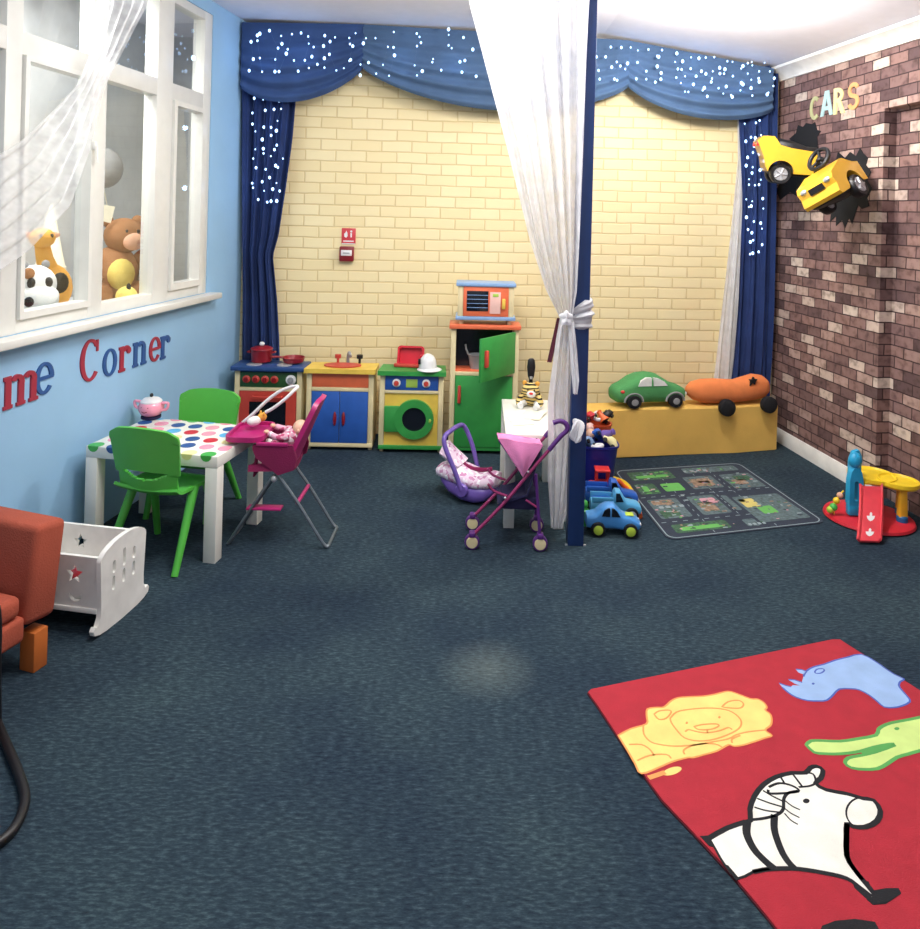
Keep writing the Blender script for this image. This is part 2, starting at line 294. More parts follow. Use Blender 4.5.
    def build(s, name, mats, parent=None, angle=40, Mw=None):
        me = bpy.data.meshes.new(name); me.from_pydata([tuple(v) for v in s.v], [], s.f); me.validate()
        for m in (mats if isinstance(mats, (list, tuple)) else [mats]): me.materials.append(M[m] if isinstance(m, str) else m)
        for i, p in enumerate(me.polygons):
            p.use_smooth = True
            if i < len(s.mi): p.material_index = s.mi[i]
        bm = bmesh.new(); bm.from_mesh(me); bmesh.ops.recalc_face_normals(bm, faces=bm.faces[:]); bm.to_mesh(me); bm.free()
        me.set_sharp_from_angle(angle=R(angle))
        o = bpy.data.objects.new(name, me); COL.objects.link(o)
        if parent is not None: o.parent = parent
        if Mw is not None: o.matrix_world = Mw
        return o
def spline(pts, k=8):                                   # Catmull-Rom through points
    P = [Vector(p) for p in pts]; out = []
    for i in range(len(P) - 1):
        a, b, c, d = P[max(i - 1, 0)], P[i], P[i + 1], P[min(i + 2, len(P) - 1)]
        for j in range(k):
            t = j/k; out.append(0.5*((2*b) + (c - a)*t + (2*a - 5*b + 4*c - d)*t*t + (3*b - a - 3*c + d)*t**3))
    out.append(P[-1]); return out
def rounded(x0, x1, y0, y1, r, k=5):
    out = []
    for cx, cy, a0 in ((x1 - r, y1 - r, 0), (x0 + r, y1 - r, 90), (x0 + r, y0 + r, 180), (x1 - r, y0 + r, 270)):
        out += [(cx + r*math.cos(R(a0 + 90*i/k)), cy + r*math.sin(R(a0 + 90*i/k))) for i in range(k + 1)]
    return out
def circ(cx, cy, r, n=24, ry=None): return [(cx + r*math.cos(2*math.pi*i/n), cy + (ry or r)*math.sin(2*math.pi*i/n)) for i in range(n)]
XZ = Matrix(((1, 0, 0, 0), (0, 0, -1, 0), (0, 1, 0, 0), (0, 0, 0, 1)))   # prism polygon (x, z) facing -y: z-extrusion goes to -y
def tag(o, label=None, cat=None, group=None, kind=None):
    if label: o['label'] = label
    if cat: o['category'] = cat
    if group: o['group'] = group
    if kind: o['kind'] = kind
    return o
def thing(name, label, cat, loc=(0, 0, 0), rz=0.0, group=None, sc=1.0):
    o = bpy.data.objects.new(name, None); COL.objects.link(o); o.empty_display_size = 0.1
    o.location = loc; o.rotation_euler = (0, 0, rz); o.scale = (sc, sc, sc); return tag(o, label, cat, group)
def copy_tree(o, parent=None):
    c = o.copy(); COL.objects.link(c); c.parent = parent
    for ch in [x for x in bpy.data.objects if x.parent == o]: copy_tree(ch, c)
    return c
def struct(mb, name, m, parent=None, Mw=None, angle=40): return tag(mb.build(name, m, parent, angle, Mw), kind='structure')

# ================================================================== THE SETTING
def zc(x): return 2.73 if x < 0.8 else 2.73 - (x - 0.8)*0.135     # ceiling height
struct(MB().add([(-3.2, -1.2, 0), (3.4, -1.2, 0), (3.4, 5.3, 0), (-3.2, 5.3, 0)], [(0, 1, 2, 3)]), 'floor', 'carpet')
cb = MB(); ys = (-1.2, 5.3)
for a, b in ((-3.2, 0.8), (0.8, 3.0)):
    cb.add([(a, ys[0], zc(a)), (b, ys[0], zc(b)), (b, ys[1], zc(b)), (a, ys[1], zc(a))], [(0, 3, 2, 1)])
    cb.add([(a, ys[0], zc(a) + .1), (b, ys[0], zc(b) + .1), (b, ys[1], zc(b) + .1), (a, ys[1], zc(a) + .1)], [(0, 1, 2, 3)])
struct(cb, 'ceiling', 'ceil')
# back wall of yellow foam bricks
m = MB(); m.box(-0.15, BWL + 0.15, -0.1, 0, 0, 2.8); struct(m, 'wall_back', 'foam', Mw=BW.mat())
# left wall with window opening
WS0, _ = LW.hit(210, 150); _, WZ0 = LW.hit(150, 318); WS1 = 2.75; WZ0 = 0.985; WZ1 = 2.65
WT = 0.10
PXZ = Matrix(((1, 0, 0, 0), (0, 0, 1, 0), (0, 1, 0, 0), (0, 0, 0, 1)))     # polygon (s,z) extruded along off
m = MB(); m.prism([(-0.1, 0), (5.6, 0), (5.6, 2.75), (-0.1, 2.75)], -WT, 0, [[(WS0, WZ0), (WS1, WZ0), (WS1, WZ1), (WS0, WZ1)]], PXZ)
struct(m, 'wall_left', 'bluewall', Mw=LW.mat())
# right wall, brick wallpaper, with a shallow niche
NS0 = RW.hit(877, 400)[0]; NZ = RW.hit(892, 107)[1]
m = MB(); m.prism([(-0.1, 0), (NS0, 0), (NS0, NZ), (2.7, NZ), (2.7, 0), (5.8, 0), (5.8, 2.75), (-0.1, 2.75)], -0.075, 0, (), PXZ)
wr = struct(m, 'wall_right', 'brick', Mw=RW.mat())
m = MB(); m.box(-0.1, 5.8, -0.12, -0.075, 0, 2.75); struct(m, 'niche_panel', 'brick', parent=wr)
# skirting and cornice on the right wall
m = MB(); m.prism([(0.0, 0.0), (0.018, 0.0), (0.018, 0.075), (0.010, 0.09), (0.0, 0.09)], 0.0, NS0, (), Matrix(((0, 0, 1, 0), (1, 0, 0, 0), (0, 1, 0, 0), (0, 0, 0, 1))))
struct(m, 'baseboard_right', 'white', Mw=RW.mat())
m = MB()
def cor(u, v):                                            # cove running down the right wall under the sloping ceiling
    prof = [(0, -0.085), (0.018, -0.085), (0.022, -0.07), (0.05, -0.045), (0.085, -0.022), (0.1, -0.018), (0.1, 0.0), (0, 0.0)]
    k = v*(len(prof) - 1); i = min(int(k), len(prof) - 2); f = k - i
    o = prof[i][0] + (prof[i + 1][0] - prof[i][0])*f; z = prof[i][1] + (prof[i + 1][1] - prof[i][1])*f
    p = RW.pt(u*5.5, o, 0); return (p.x, p.y, 2.562 - 0.018*u*5.5 + z)
m.sheet(cor, 12, 7); struct(m, 'trim_1', 'white')
# window
win = bpy.data.objects.new('window_1', None); COL.objects.link(win); win.matrix_world = LW.mat(); win['kind'] = 'structure'
def s_at(x, y=200): return LW.hit(x, y, -0.04)[0]
TZ0, TZ1 = 2.075, 2.165                                  # transom
s_pR, s_m2b, s_m2a, s_m1b, s_m1a, s_m0b = s_at(193), s_at(166), s_at(148), s_at(97), s_at(80), s_at(14)
s_m0a = s_m0b + 0.10
m = MB()
for (a, b, z0, z1) in ((WS0, WS1, WZ0, WZ0 + .055), (WS0, WS1, WZ1 - .05, WZ1), (WS0, WS1, TZ0, TZ1)):
    m.box(a, b, -0.075, -0.005, z0, z1, .004)
for a, b in ((WS0, s_pR - .022), (s_m2b + .022, s_m2a), (s_m1b, s_m1a - .018), (s_m0b + .018, s_m0a), (WS1 - .06, WS1)):
    m.box(min(a, b), max(a, b), -0.078, -0.003, WZ0, WZ1, .004)
m.build('window_frame', 'upvc', win)
bays = [(s_pR - .022, s_m2b + .022), (s_m2a, s_m1b), (s_m1a - .018, s_m0b + .018), (s_m0a, WS1 - .06)]
for i, (a, b) in enumerate(bays):
    a, b = min(a, b), max(a, b)
    for z0, z1 in ((WZ0 + .055, TZ0), (TZ1, WZ1 - .05)):
        if z0 < 2 and i in (0, 2):                       # opening casements have their own sash
            sm = MB(); w = 0.028 if i == 0 else 0.022
            sm.prism([(a + .001, z0 + .001), (b - .001, z0 + .001), (b - .001, z1 - .001), (a + .001, z1 - .001)], -0.05, 0.012, [[(a + w, z0 + w*1.3), (b - w, z0 + w*1.3), (b - w, z1 - w), (a + w, z1 - w)]], PXZ)
            sm.build('casement', 'upvc', win)
            if i == 2:
                hm = MB(); hz = LW.hit(73, 143)[1]; hm.box(a + .006, a + .022, .012, .03, hz - .02, hz + .02, .004); hm.tube([(a + .014, .03, hz), (a + .014, .035, hz - .075)], .006)
                hm.build('window_handle', 'white', win)
        g = MB(); g.add([(a, -.032, z0), (b, -.032, z0), (b, -.032, z1), (a, -.032, z1)], [(0, 1, 2, 3)]); g.build('pane', 'glass', win)
m = MB(); m.box(WS0 - .055, WS1 + .1, -0.02, 0.075, WZ0 - .035, WZ0 - .001, .006); m.build('window_sill', 'upvc', win)
# the room beyond the window: ledge, pale walls
m = MB(); m.box(WS0 - .3, WS1 + .4, -0.62, -0.105, WZ0 - .05, WZ0 - .01); struct(m, 'window_ledge', 'pale', Mw=LW.mat())
m = MB(); m.box(-0.4, 4.4, -0.8, -0.75, 0.4, 2.75); m.box(-0.42, -0.37, -0.8, -0.1, 0.4, 2.75); struct(m, 'wall_beyond', 'pale', Mw=LW.mat())

# ================================================================== CURTAINS, POST, FAIRY LIGHTS
def bwp(x, y, off): s, z = BW.hit(x, y, off); return s, z
def tail(name, label, rows, off, m, amp, nf, parent=None):
    """pleated hanging panel: rows of (y, xL, xR) read on the back wall plane"""
    st = [(BW.hit(a, y, off)[0], BW.hit(b, y, off)[0], 0.5*(BW.hit(a, y, off)[1] + BW.hit(b, y, off)[1])) for y, a, b in rows]
    def fn(u, v):
        k = v*(len(st) - 1); i = min(int(k), len(st) - 2); f = k - i
        a = st[i][0] + (st[i+1][0] - st[i][0])*f; b = st[i][1] + (st[i+1][1] - st[i][1])*f; z = st[i][2] + (st[i+1][2] - st[i][2])*f
        o = off + amp*math.sin(u*2*math.pi*nf + 0.8*math.sin(v*4)) + amp*.5*math.sin(u*2*math.pi*nf*2.3 + 1 + v*2)
        return BW.pt(a + (b - a)*u, o, z)
    return MB().sheet(fn, nf*14, 40).build(name, m, parent)
def reparent(o, p):
    bpy.context.view_layer.update(); mw = o.matrix_world.copy(); o.parent = p; o.matrix_parent_inverse = p.matrix_world.inverted(); o.matrix_world = mw
d1 = tail('blue_drape', None, [(24, 243, 300), (60, 243, 299), (92, 243, 297), (140, 243, 293), (190, 243, 286), (235, 243, 279), (255, 243, 273), (300, 243, 277), (345, 242, 279), (440, 242, 280)], 0.07, 'navyfab', 0.022, 4)
tag(d1, 'navy blue drape hanging in the corner beside the pale blue wall', 'curtain', 'blue side drapes'); d1.name = 'blue_drape'
d2 = tail('blue_drape', None, [(66, 738, 778), (110, 737, 777), (200, 741, 775), (300, 737, 773), (330, 735, 772), (360, 733, 771), (382, 731, 770), (430, 731, 769)], 0.08, 'navyfab', 0.02, 3)
tag(d2, 'navy blue drape hanging beside the brick wall', 'curtain', 'blue side drapes')
d3 = tail('voile_strip', None, [(100, 737, 742), (160, 737, 745), (240, 729, 742), (320, 720, 738), (385, 713, 735), (410, 712, 735)], 0.035, 'tievoile', 0.012, 2)
tag(d3, 'narrow white voile strip hanging at the edge of the navy drape', 'curtain')
def swag(label, top, x0, x1, ys0, ymid, ys1, mt, skew=0.0):
    """valance swag between two gather points: heights read on the back wall"""
    s0, _ = bwp(x0, 60, .08); s1, _ = bwp(x1, 60, .08)
    z0 = bwp(x0, ys0, .08)[1]; z1 = bwp(x1, ys1, .08)[1]; zm = bwp((x0 + x1)/2, ymid, .08)[1]
    zt0 = bwp(x0, top[0], .08)[1]; zt1 = bwp(x1, top[1], .08)[1]
    def fn(u, v):
        s = s0 + (s1 - s0)*u; zt = zt0 + (zt1 - zt0)*u; line = z0 + (z1 - z0)*u
        q = 4*u*(1 - u); q = q**0.75; uu = u + skew*u*(1 - u)
        zb = line + (zm - (z0 + z1)/2)*(4*uu*(1 - uu))**0.8
        z = zt + (zb - zt)*v
        fold = 0.020*math.sin((v**1.25)*2*math.pi*4.5 + 1.5*u) * (0.35 + 0.65*v)
        o = 0.125 + 0.045*v*q + fold*(0.5 + 0.5*q)
        return BW.pt(s, o, z)
    o = MB().sheet(fn, 40, 60).build('swag_valance', mt); return tag(o, label, 'curtain', 'swags along the top of the back wall')
swag('short blue swag over the navy corner drape', (24, 26), 243, 364, 88, 103, 69, 'navyswag', 0.0)
swag('long slate blue swag passing behind the white voile', (26, 42), 363, 628, 69, 112, 88, 'tealfab', 0.0)
swag('slate blue swag ending against the brick wall side', (42, 70), 627, 771, 88, 120, 112, 'tealfab', 0.12)
# fairy lights
bulb_me = None
def lights(name, label, zones, off):
    global bulb_me
    t = thing(name, label, 'fairy lights', group='fairy lights on the drapes'); w = MB()
    for (x0, y0, x1, y1, ncol, nrow, jit) in zones:
        for c in range(ncol):
            pts = []
            for r in range(nrow):
                x = x0 + (x1 - x0)*((c + .5)/ncol) + random.uniform(-jit, jit); y = y0 + (y1 - y0)*((r + random.uniform(.1, .9))/nrow)
                s, z = bwp(x, y, off); pts.append(BW.pt(s, off + random.uniform(0, .015), z))
            pts.sort(key=lambda p: -p.z)
            if len(pts) > 1: w.tube(pts, 0.0006, 4)
            for p in pts:
                if bulb_me is None:
                    b = MB().ell((0, 0, 0), (.0085, .0085, .011), 8).build('bulb', 'bulb', t); bulb_me = b.data
                else:
                    b = bpy.data.objects.new('bulb', bulb_me); COL.objects.link(b); b.parent = t
                b.location = p; b.scale = (random.uniform(.5, 1.15),)*3
    w.build('wire', 'wire', t)
lights('fairy_lights', 'white fairy lights trailing down the navy corner drape', [(252, 96, 284, 208, 4, 10, 4)], 0.115)
lights('fairy_lights', 'white fairy lights along the swags above the toy kitchen', [(248, 28, 360, 74, 11, 4, 6), (360, 28, 478, 80, 8, 4, 8)], 0.2)
lights('fairy_lights', 'white fairy lights along the swag above the yellow bench', [(592, 46, 680, 84, 8, 4, 6), (680, 56, 774, 98, 11, 5, 6)], 0.2)
lights('fairy_lights', 'white fairy lights trailing down the drape by the brick wall', [(744, 118, 763, 258, 3, 13, 3)], 0.125)
# post
pb = FL(575.5, 546)
pt_ = thing('square_post', 'dark blue square post with white voile tied round it', 'post', (pb.x, pb.y + .035, 0))
MB().box(-.036, .036, -.036, .036, 0, 2.725, .003).build('shaft', 'postblue', pt_)
for sx in (-1, 1): MB().box(sx*.036, sx*.048, -.034, -.028, 0, .006).build('floor_bracket', 'silver', pt_)
# big voile tied to the post
vy = pb.y - 0.03
vt = thing('voile_curtain', 'long white voile curtain gathered and tied to the blue post', 'curtain', (0, 0, 0))
rows = [(-40, 462, 594), (5, 470, 590), (70, 487, 587), (150, 508, 584), (240, 530, 580), (290, 546, 577), (312, 557, 573), (324, 562, 571)]
def vrows(rows, y0, amp0, amp1, nf, lean=0.0):
    K_ = len(rows) - 1; st = [(AY(a, y, y0 + lean*i/K_), AY(b, y, y0 + lean*i/K_)) for i, (y, a, b) in enumerate(rows)]
    def fn(u, v):
        k = v*(len(st) - 1); i = min(int(k), len(st) - 2); f = k - i
        A = st[i][0].lerp(st[i+1][0], f); B = st[i][1].lerp(st[i+1][1], f); p = A.lerp(B, u)
        am = amp0 + (amp1 - amp0)*v
        p.y += am*math.sin(u*2*math.pi*nf + 0.5*math.sin(v*5)) + am*.5*math.sin(u*2*math.pi*nf*1.7 + 2)
        return p
    return fn
MB().sheet(vrows(rows, vy, .035, .012, 7), 110, 60).build('upper_drape', 'voile', vt)
rows2 = [(318, 560, 573), (340, 556, 575), (370, 552, 576), (400, 548, 577), (440, 548, 578), (480, 548, 573), (510, 550, 568), (528, 551, 562)]
MB().sheet(vrows(rows2, vy - .01, .010, .007, 4, .175), 70, 60).build('lower_drape', 'tievoile', vt)
rows3 = [(322, 568, 574), (350, 570, 577), (380, 572, 579), (394, 573, 577)]
MB().sheet(vrows(rows3, vy - .035, .006, .01, 2), 24, 24).build('tie_end', 'tievoile', vt)
def puff(u, v):
    q = u*2*math.pi; c_ = AY(577, 431, vy - .07); r_ = math.sin(math.pi*v)*(1 + .42*math.sin(q*3 + v*7) + .28*math.sin(q*7 + v*15))
    return c_ + Vector((.024*r_*math.cos(q), .022*r_*math.sin(q), .052*math.cos(math.pi*v) - .012*math.sin(q*2)*math.sin(math.pi*v)))
MB().sheet(puff, 40, 30).build('tie_end', 'tievoile', vt)
kz = AY(565, 319, vy).z
def band(u, v):
    q = u*2*math.pi; r_ = .047 + .009*math.sin(math.pi*v) + .005*math.sin(v*19 + 1.5*math.sin(q)) + .004*math.sin(v*31 + q)
    return (pb.x + r_*math.cos(q)*1.02, pb.y + .035 + r_*math.sin(q), kz + .012 + (v - .5)*(.125 + .03*math.cos(q)) + .016*math.cos(q))
MB().sheet(band, 48, 30).build('tie_band', 'tievoile', vt)
def kn(u, v):
    q = u*2*math.pi; c_ = AY(566, 318, vy - .035); r_ = math.sin(math.pi*v)*(.024 + .004*math.sin(q*5))
    return c_ + Vector((r_*math.cos(q)*1.2, .012*math.cos(math.pi*v) - .012*math.sin(q)**2, r_*1.25*math.sin(q) + .003*math.sin(v*20)))
MB().sheet(kn, 30, 14).build('knot', 'tievoile', vt)
# thin voile across the window
vw = [((97, -40), (150, -40)), ((92, 5), (143, 5)), ((86, 50), (116, 55)), ((72, 84), (98, 90)), ((45, 112), (84, 150)), ((15, 140), (64, 205)), ((-25, 165), (22, 250)), ((-60, 190), (-30, 285))]
def wfn(u, v):
    k = v*(len(vw) - 1); i = min(int(k), len(vw) - 2); f = k - i
    def P(q): s, z = LW.hit(q[0], q[1], .07); return Vector((s, z, 0))
    A = P(vw[i][0]).lerp(P(vw[i+1][0]), f); B = P(vw[i][1]).lerp(P(vw[i+1][1]), f); p = A.lerp(B, u)
    return LW.pt(p.x, .09 + .014*math.sin(u*2*math.pi*5 + v), p.y)
o = MB().sheet(wfn, 80, 60).build('window_voile', 'thinvoile'); tag(o, 'sheer white voile swept across the window', 'curtain')
# small maroon strap hanging behind the voile
o = MB().sheet(lambda u, v: AY(557 + 4*u - 10*v, 318 + 44*v, 3.24) + Vector((0, .006*math.sin(u*6), 0)), 6, 16, .004).build('strap', 'maroonstrap')
tag(o, 'dark maroon cloth strip hanging behind the knotted voile', 'cloth strip'); o.name = 'hanging_cloth'

# ================================================================== LETTERS ON THE BLUE WALL (serif shapes)
def ring(a0, a1, rx, ry, tx, ty, cx, cy, n=26):            # crescent stroke: thick at the sides
    o = [(cx + rx*math.cos(R(a0 + (a1 - a0)*i/n)), cy + ry*math.sin(R(a0 + (a1 - a0)*i/n))) for i in range(n + 1)]
    i_ = [(cx + (rx - tx)*math.cos(R(a1 + (a0 - a1)*i/n)), cy + (ry - ty)*math.sin(R(a1 + (a0 - a1)*i/n))) for i in range(n + 1)]
    return o + i_
def rect(x0, x1, y0, y1): return [(x0, y0), (x1, y0), (x1, y1), (x0, y1)]
GL = {
 'm': [rect(.06, .30, 0, 1), rect(0, .12, .88, 1), rect(0, .36, 0, .11), rect(.58, .82, 0, .75), rect(.52, .88, 0, .11), rect(1.10, 1.34, 0, .75), rect(1.04, 1.42, 0, .11), ring(0, 150, .29, .30, .22, .13, .53, .70), ring(0, 150, .29, .30, .22, .13, 1.05, .70)],
 'n': [rect(.06, .30, 0, 1), rect(0, .12, .88, 1), rect(0, .36, 0, .11), rect(.62, .86, 0, .72), rect(.56, .94, 0, .11), ring(0, 150, .31, .32, .22, .13, .55, .68)],
 'r': [rect(.06, .30, 0, 1), rect(0, .12, .88, 1), rect(0, .40, 0, .11), ring(15, 150, .26, .30, .14, .16, .48, .70), circ(.62, .78, .13)],
 'o': [ring(0, 360, .43, .53, .20, .10, .45, .5)],
 'e': [ring(0, 322, .43, .53, .20, .11, .45, .5), rect(.22, .86, .46, .57)],
 'C': [ring(42, 318, .55, .76, .22, .10, .58, .72), rect(.90, 1.0, .98, 1.40)],
}
def wall_letter(ch, x, y, h, colour, label):
    s, z = LW.hit(x, y, .008); t = tag(bpy.data.objects.new('wall_letter', None), label, 'letter', 'letters of the wall sign'); COL.objects.link(t)
    t.location = LW.pt(s, 0, z); t.rotation_euler = (0, 0, math.atan2(-LW.d.y, -LW.d.x))     # local x runs away from the camera
    b = MB()
    for k, pl in enumerate(GL[ch]): b.prism([(p[0]*h, p[1]*h) for p in pl], -.002, .006 + .0003*k, (), XZ)
    b.build('letter_face', colour, t)
wall_letter('m', 4, 411, .125, 'letterred', 'red wooden letter m on the blue wall')
wall_letter('e', 35, 397, .125, 'letterblue', 'blue letter e directly after the red m on the wall')
wall_letter('C', 80, 384, .125, 'letterred', 'large red capital C on the blue wall')
wall_letter('o', 103, 378, .122, 'letterblue', 'blue round letter o on the blue wall')
wall_letter('r', 119.5, 373, .122, 'letterred', 'red letter r between the blue o and blue n')
wall_letter('n', 133.5, 368, .122, 'letterblue', 'blue letter n on the blue wall')
wall_letter('e', 149.5, 363, .122, 'letterred', 'red letter e near the end of the wall sign')
wall_letter('r', 161, 360, .122, 'letterblue', 'blue letter r ending the wall sign')

# ================================================================== LETTERS, STICKERS AND RIDE-ON CARS ON THE BRICK WALL
CG = {
 'C': [ring(50, 310, .36, .5, .17, .16, .38, .5)],
 'A': [[(0, 0), (.2, 0), (.40, .72), (.60, 0), (.8, 0), (.52, 1), (.28, 1)], rect(.2, .6, .22, .38)],
 'R': [rect(0, .2, 0, 1), ring(-90, 90, .42, .29, .18, .16, .16, .71), [(.24, .48), (.44, .48), (.68, 0), (.46, 0)]],
 'S': [ring(20, 270, .30, .28, .16, .15, .32, .72), ring(-160, 90, .32, .29, .17, .15, .32, .29)],
}
def brick_letter(ch, x, y, h, colour, label):
    s, z = RW.hit(x, y, .006); t = tag(bpy.data.objects.new('wall_letter', None), label, 'letter', 'letters above the ride-on cars'); COL.objects.link(t)
    t.location = RW.pt(s, 0, z); t.rotation_euler = (0, 0, math.atan2(RW.d.y, RW.d.x)); b = MB()
    for k, pl in enumerate(CG[ch]): b.prism([(p[0]*h, p[1]*h) for p in pl], -.002, .006 + .0003*k, (), XZ)
    b.build('letter_face', colour, t)
brick_letter('C', 809, 121, .15, 'lolive', 'olive letter C above the yellow ride-on cars')
brick_letter('A', 820, 117, .155, 'lsky', 'pale blue letter A above the yellow ride-on cars')
brick_letter('R', 833, 115, .16, 'lyellow', 'pale yellow letter R above the yellow ride-on cars')
brick_letter('S', 847, 111, .16, 'lorange', 'orange letter S above the yellow ride-on cars')
def sticker(label, pts):
    P = [RW.hit(x, y, .003) for x, y in pts]; b = MB(); b.prism(P, .001, .004, (), PXZ)
    o = b.build('hole_sticker', 'hole', None, Mw=RW.mat()); tag(o, label, 'sticker', 'jagged hole stickers')
sticker('jagged black hole sticker behind the rear half car', [(788, 152), (791, 140), (789, 139), (796, 133), (798, 125), (803, 127), (806, 123), (812, 124), (815, 122), (817, 130), (821, 131), (817, 137), (818, 150), (820, 165), (815, 175), (816, 190), (808, 186), (800, 198), (790, 192), (780, 200), (776, 190), (783, 178), (778, 165)])
sticker('jagged black hole sticker behind the front half car', [(834, 168), (838, 152), (845, 158), (850, 152), (856, 156), (860, 148), (863, 153), (868, 158), (866, 165), (871, 172), (867, 180), (872, 188), (867, 198), (869, 206), (862, 209), (858, 205), (855, 214), (852, 224), (849, 218), (845, 228), (842, 220), (836, 226), (836, 216), (830, 222), (832, 205), (827, 190)])
def wheel(b_t, b_h, cx, cy, cz, r, w, axis='y', spokes=5):
    Mx = Matrix.Translation((cx, cy, cz)) @ (Matrix.Rotation(R(90), 4, 'X') if axis == 'y' else Matrix.Rotation(R(90), 4, 'Y'))
    b_t.lathe([(r*.66, -w*.45), (r*.9, -w/2), (r, -w*.3), (r, w*.3), (r*.9, w/2), (r*.66, w*.45)], 24, Mx)
    b_t.lathe([(r*.66, -w*.42), (r*.66, w*.42)], 24, Mx)
    b_h.lathe([(r*.66, -w*.47), (r*.58, -w*.47), (r*.58, w*.47), (r*.66, w*.47)], 24, Mx)
    for k in range(spokes):
        q = 2*math.pi*k/spokes
        b_h.tube([Mx @ Vector((0, 0, 0)) + Mx.to_3x3() @ Vector((0, 0, w*.5*sg)) + Mx.to_3x3() @ Vector((rr*math.cos(q), rr*math.sin(q), 0)) for sg, rr in ((1, 0), (1, r*.62))], r*.09, 6)
        b_h.tube([Mx @ Vector((0, 0, 0)) + Mx.to_3x3() @ Vector((0, 0, w*.5*sg)) + Mx.to_3x3() @ Vector((rr*math.cos(q), rr*math.sin(q), 0)) for sg, rr in ((-1, 0), (-1, r*.62))], r*.09, 6)
    b_h.lathe([(r*.16, -w*.56), (r*.16, w*.56)], 12, Mx)
def car_half(name, label, loc, rz, prof, wx, wz, wr_, halfw, tilt=0.0, pitch=0.0):
    t = thing(name, label, 'ride-on car', loc, rz, 'yellow ride-on car halves'); t.rotation_euler = (pitch, tilt, rz)
    return t
# rear half: local +x points to the wall
c1 = AY(783, 168, 4.36)
t = thing('ride_on_car', 'rear half of yellow ride-on toy car sticking out of brick wall', 'ride-on car', c1, R(7), 'yellow ride-on car halves'); t.rotation_euler = (R(4), R(6), R(-14)); t.scale = (.9,)*3
def arch(cx, cz, r, a0, a1, n=12): return [(cx + r*math.cos(R(a0 + (a1 - a0)*i/n)), cz + r*math.sin(R(a0 + (a1 - a0)*i/n))) for i in range(n + 1)]
prof = [(-.205, .165), (-.175, .20), (-.10, .205), (-.055, .15), (.02, .135), (.18, .125), (.18, .03), (.17, -.03), (.055, -.035), *arch(-.03, -.035, .082, 0, 180), (-.135, .0), (-.15, .06)]
b = MB(); b.prism(prof, -.13, .13, (), XZ); b.build('body', 'rideyellow', t, 30)
b = MB(); b.hull([(-.09, .12, .16, .08), (-.05, .10, .20, .10), (.04, .09, .185, .105), (.12, .09, .16, .1), (.185, .09, .16, .09)], 18, 3.5); b.build('seat', 'black', t)
b = MB(); b.box(-.10, .17, -.10, .10, -.05, .02, .02); b.build('chassis', 'black', t)
for sy in (-1, 1):
    bt, bh = MB(), MB(); wheel(bt, bh, -.03, sy*.115, -.045, .068, .055); w = bt.build('wheel', 'black', t); bh.build('hub', 'silver', w)
for sy in (-1, 1): MB().box(-.205, -.18, sy*.10 - .02, sy*.10 + .02, .13, .16, .006).build('tail_light', 'toyred', t)
# front half: nose points out into the room and towards the camera
c2 = AY(834, 187, 3.86)
t = thing('ride_on_car', 'front half of yellow ride-on toy car with black steering wheel bursting from wall', 'ride-on car', c2, 0, 'yellow ride-on car halves'); t.rotation_euler = (R(-28), R(-12), R(36)); t.scale = (.76,)*3
prof = [(-.215, .0), (-.225, .045), (-.20, .085), (-.02, .155), (.02, .155), (.12, .11), (.19, .10), (.19, -.045), (.115, -.04), *arch(.02, -.045, .098, 5, 180), (-.10, -.07), (-.215, -.085), (-.235, -.06)]
b = MB(); b.prism(prof, -.15, .15, (), XZ); b.build('body', 'rideyellow', t, 30)
b = MB(); b.box(-.2, .16, -.125, .125, -.10, -.02, .02); b.build('chassis', 'black', t)
for sy in (-1, 1):
    bt, bh = MB(), MB(); wheel(bt, bh, .02, sy*.132, -.07, .086, .065); w = bt.build('wheel', 'black', t); bh.build('hub', 'silver', w)
for sy in (-1, 1): MB().ell((-.205, sy*.10, .045), (.03, .035, .022), 12).build('headlight', 'silver', t)
b = MB(); Mx = Matrix.Translation((.045, .01, .235)) @ Matrix.Rotation(R(-48), 4, 'Y')
b.tube([Mx @ Vector((.085*math.cos(q), .085*math.sin(q), 0)) for q in [2*math.pi*i/32 for i in range(32)]], .016, 10, closed=True)
for q in (0, 120, 240): b.tube([Mx @ Vector((0, 0, -.01)), Mx @ Vector((.08*math.cos(R(q)), .08*math.sin(R(q)), 0))], .011, 8)
b.ell(Mx @ Vector((0, 0, -.008)), (.03, .03, .018), 12); b.tube([Mx @ Vector((0, 0, -.01)), Vector((.03, 0, .12))], .014); b.build('steering_wheel', 'black', t)
b = MB(); b.prism([(-.2, 0), (-.15, .02), (-.15, .05), (-.2, .045)], -.06, .06, (), Matrix.Translation((-.026, 0, 0)) @ XZ); b.build('grille', 'black', t)

# ================================================================== FIRE SIGN AND CALL POINT
def on_back(x, y, off=0.0): s, z = BW.hit(x, y, off); return BW.pt(s, off, z)
bw_rz = math.atan2(BW.d.y, BW.d.x)
p = on_back(348.5, 243.5); t = thing('fire_sign', 'small red fire point sign with white flame symbol on yellow wall', 'sign', p, bw_rz)
b = MB(); b.box(-.047, .047, -.006, 0, 0, .103, .002); b.build('plate', 'sign', t)
b = MB(); b.prism([(-.028, .045), (-.016, .038), (-.006, .05), (-.008, .07), (-.016, .088), (-.02, .075), (-.03, .065)], .0061, .0075, (), XZ); b.prism(rect(.012, .022, .042, .072), .0061, .0075, (), XZ); b.prism(circ(.017, .082, .007, 10), .0061, .0075, (), XZ); b.prism(rect(-.035, .035, .012, .02), .0061, .0075, (), XZ); b.prism(rect(-.043, .043, -.004, .002), .0055, .0075, (), XZ); b.build('symbol', 'toywhite', t)
p = on_back(347, 261); t = thing('call_point', 'dark red fire alarm call point box below the fire sign', 'fire alarm', p, bw_rz)
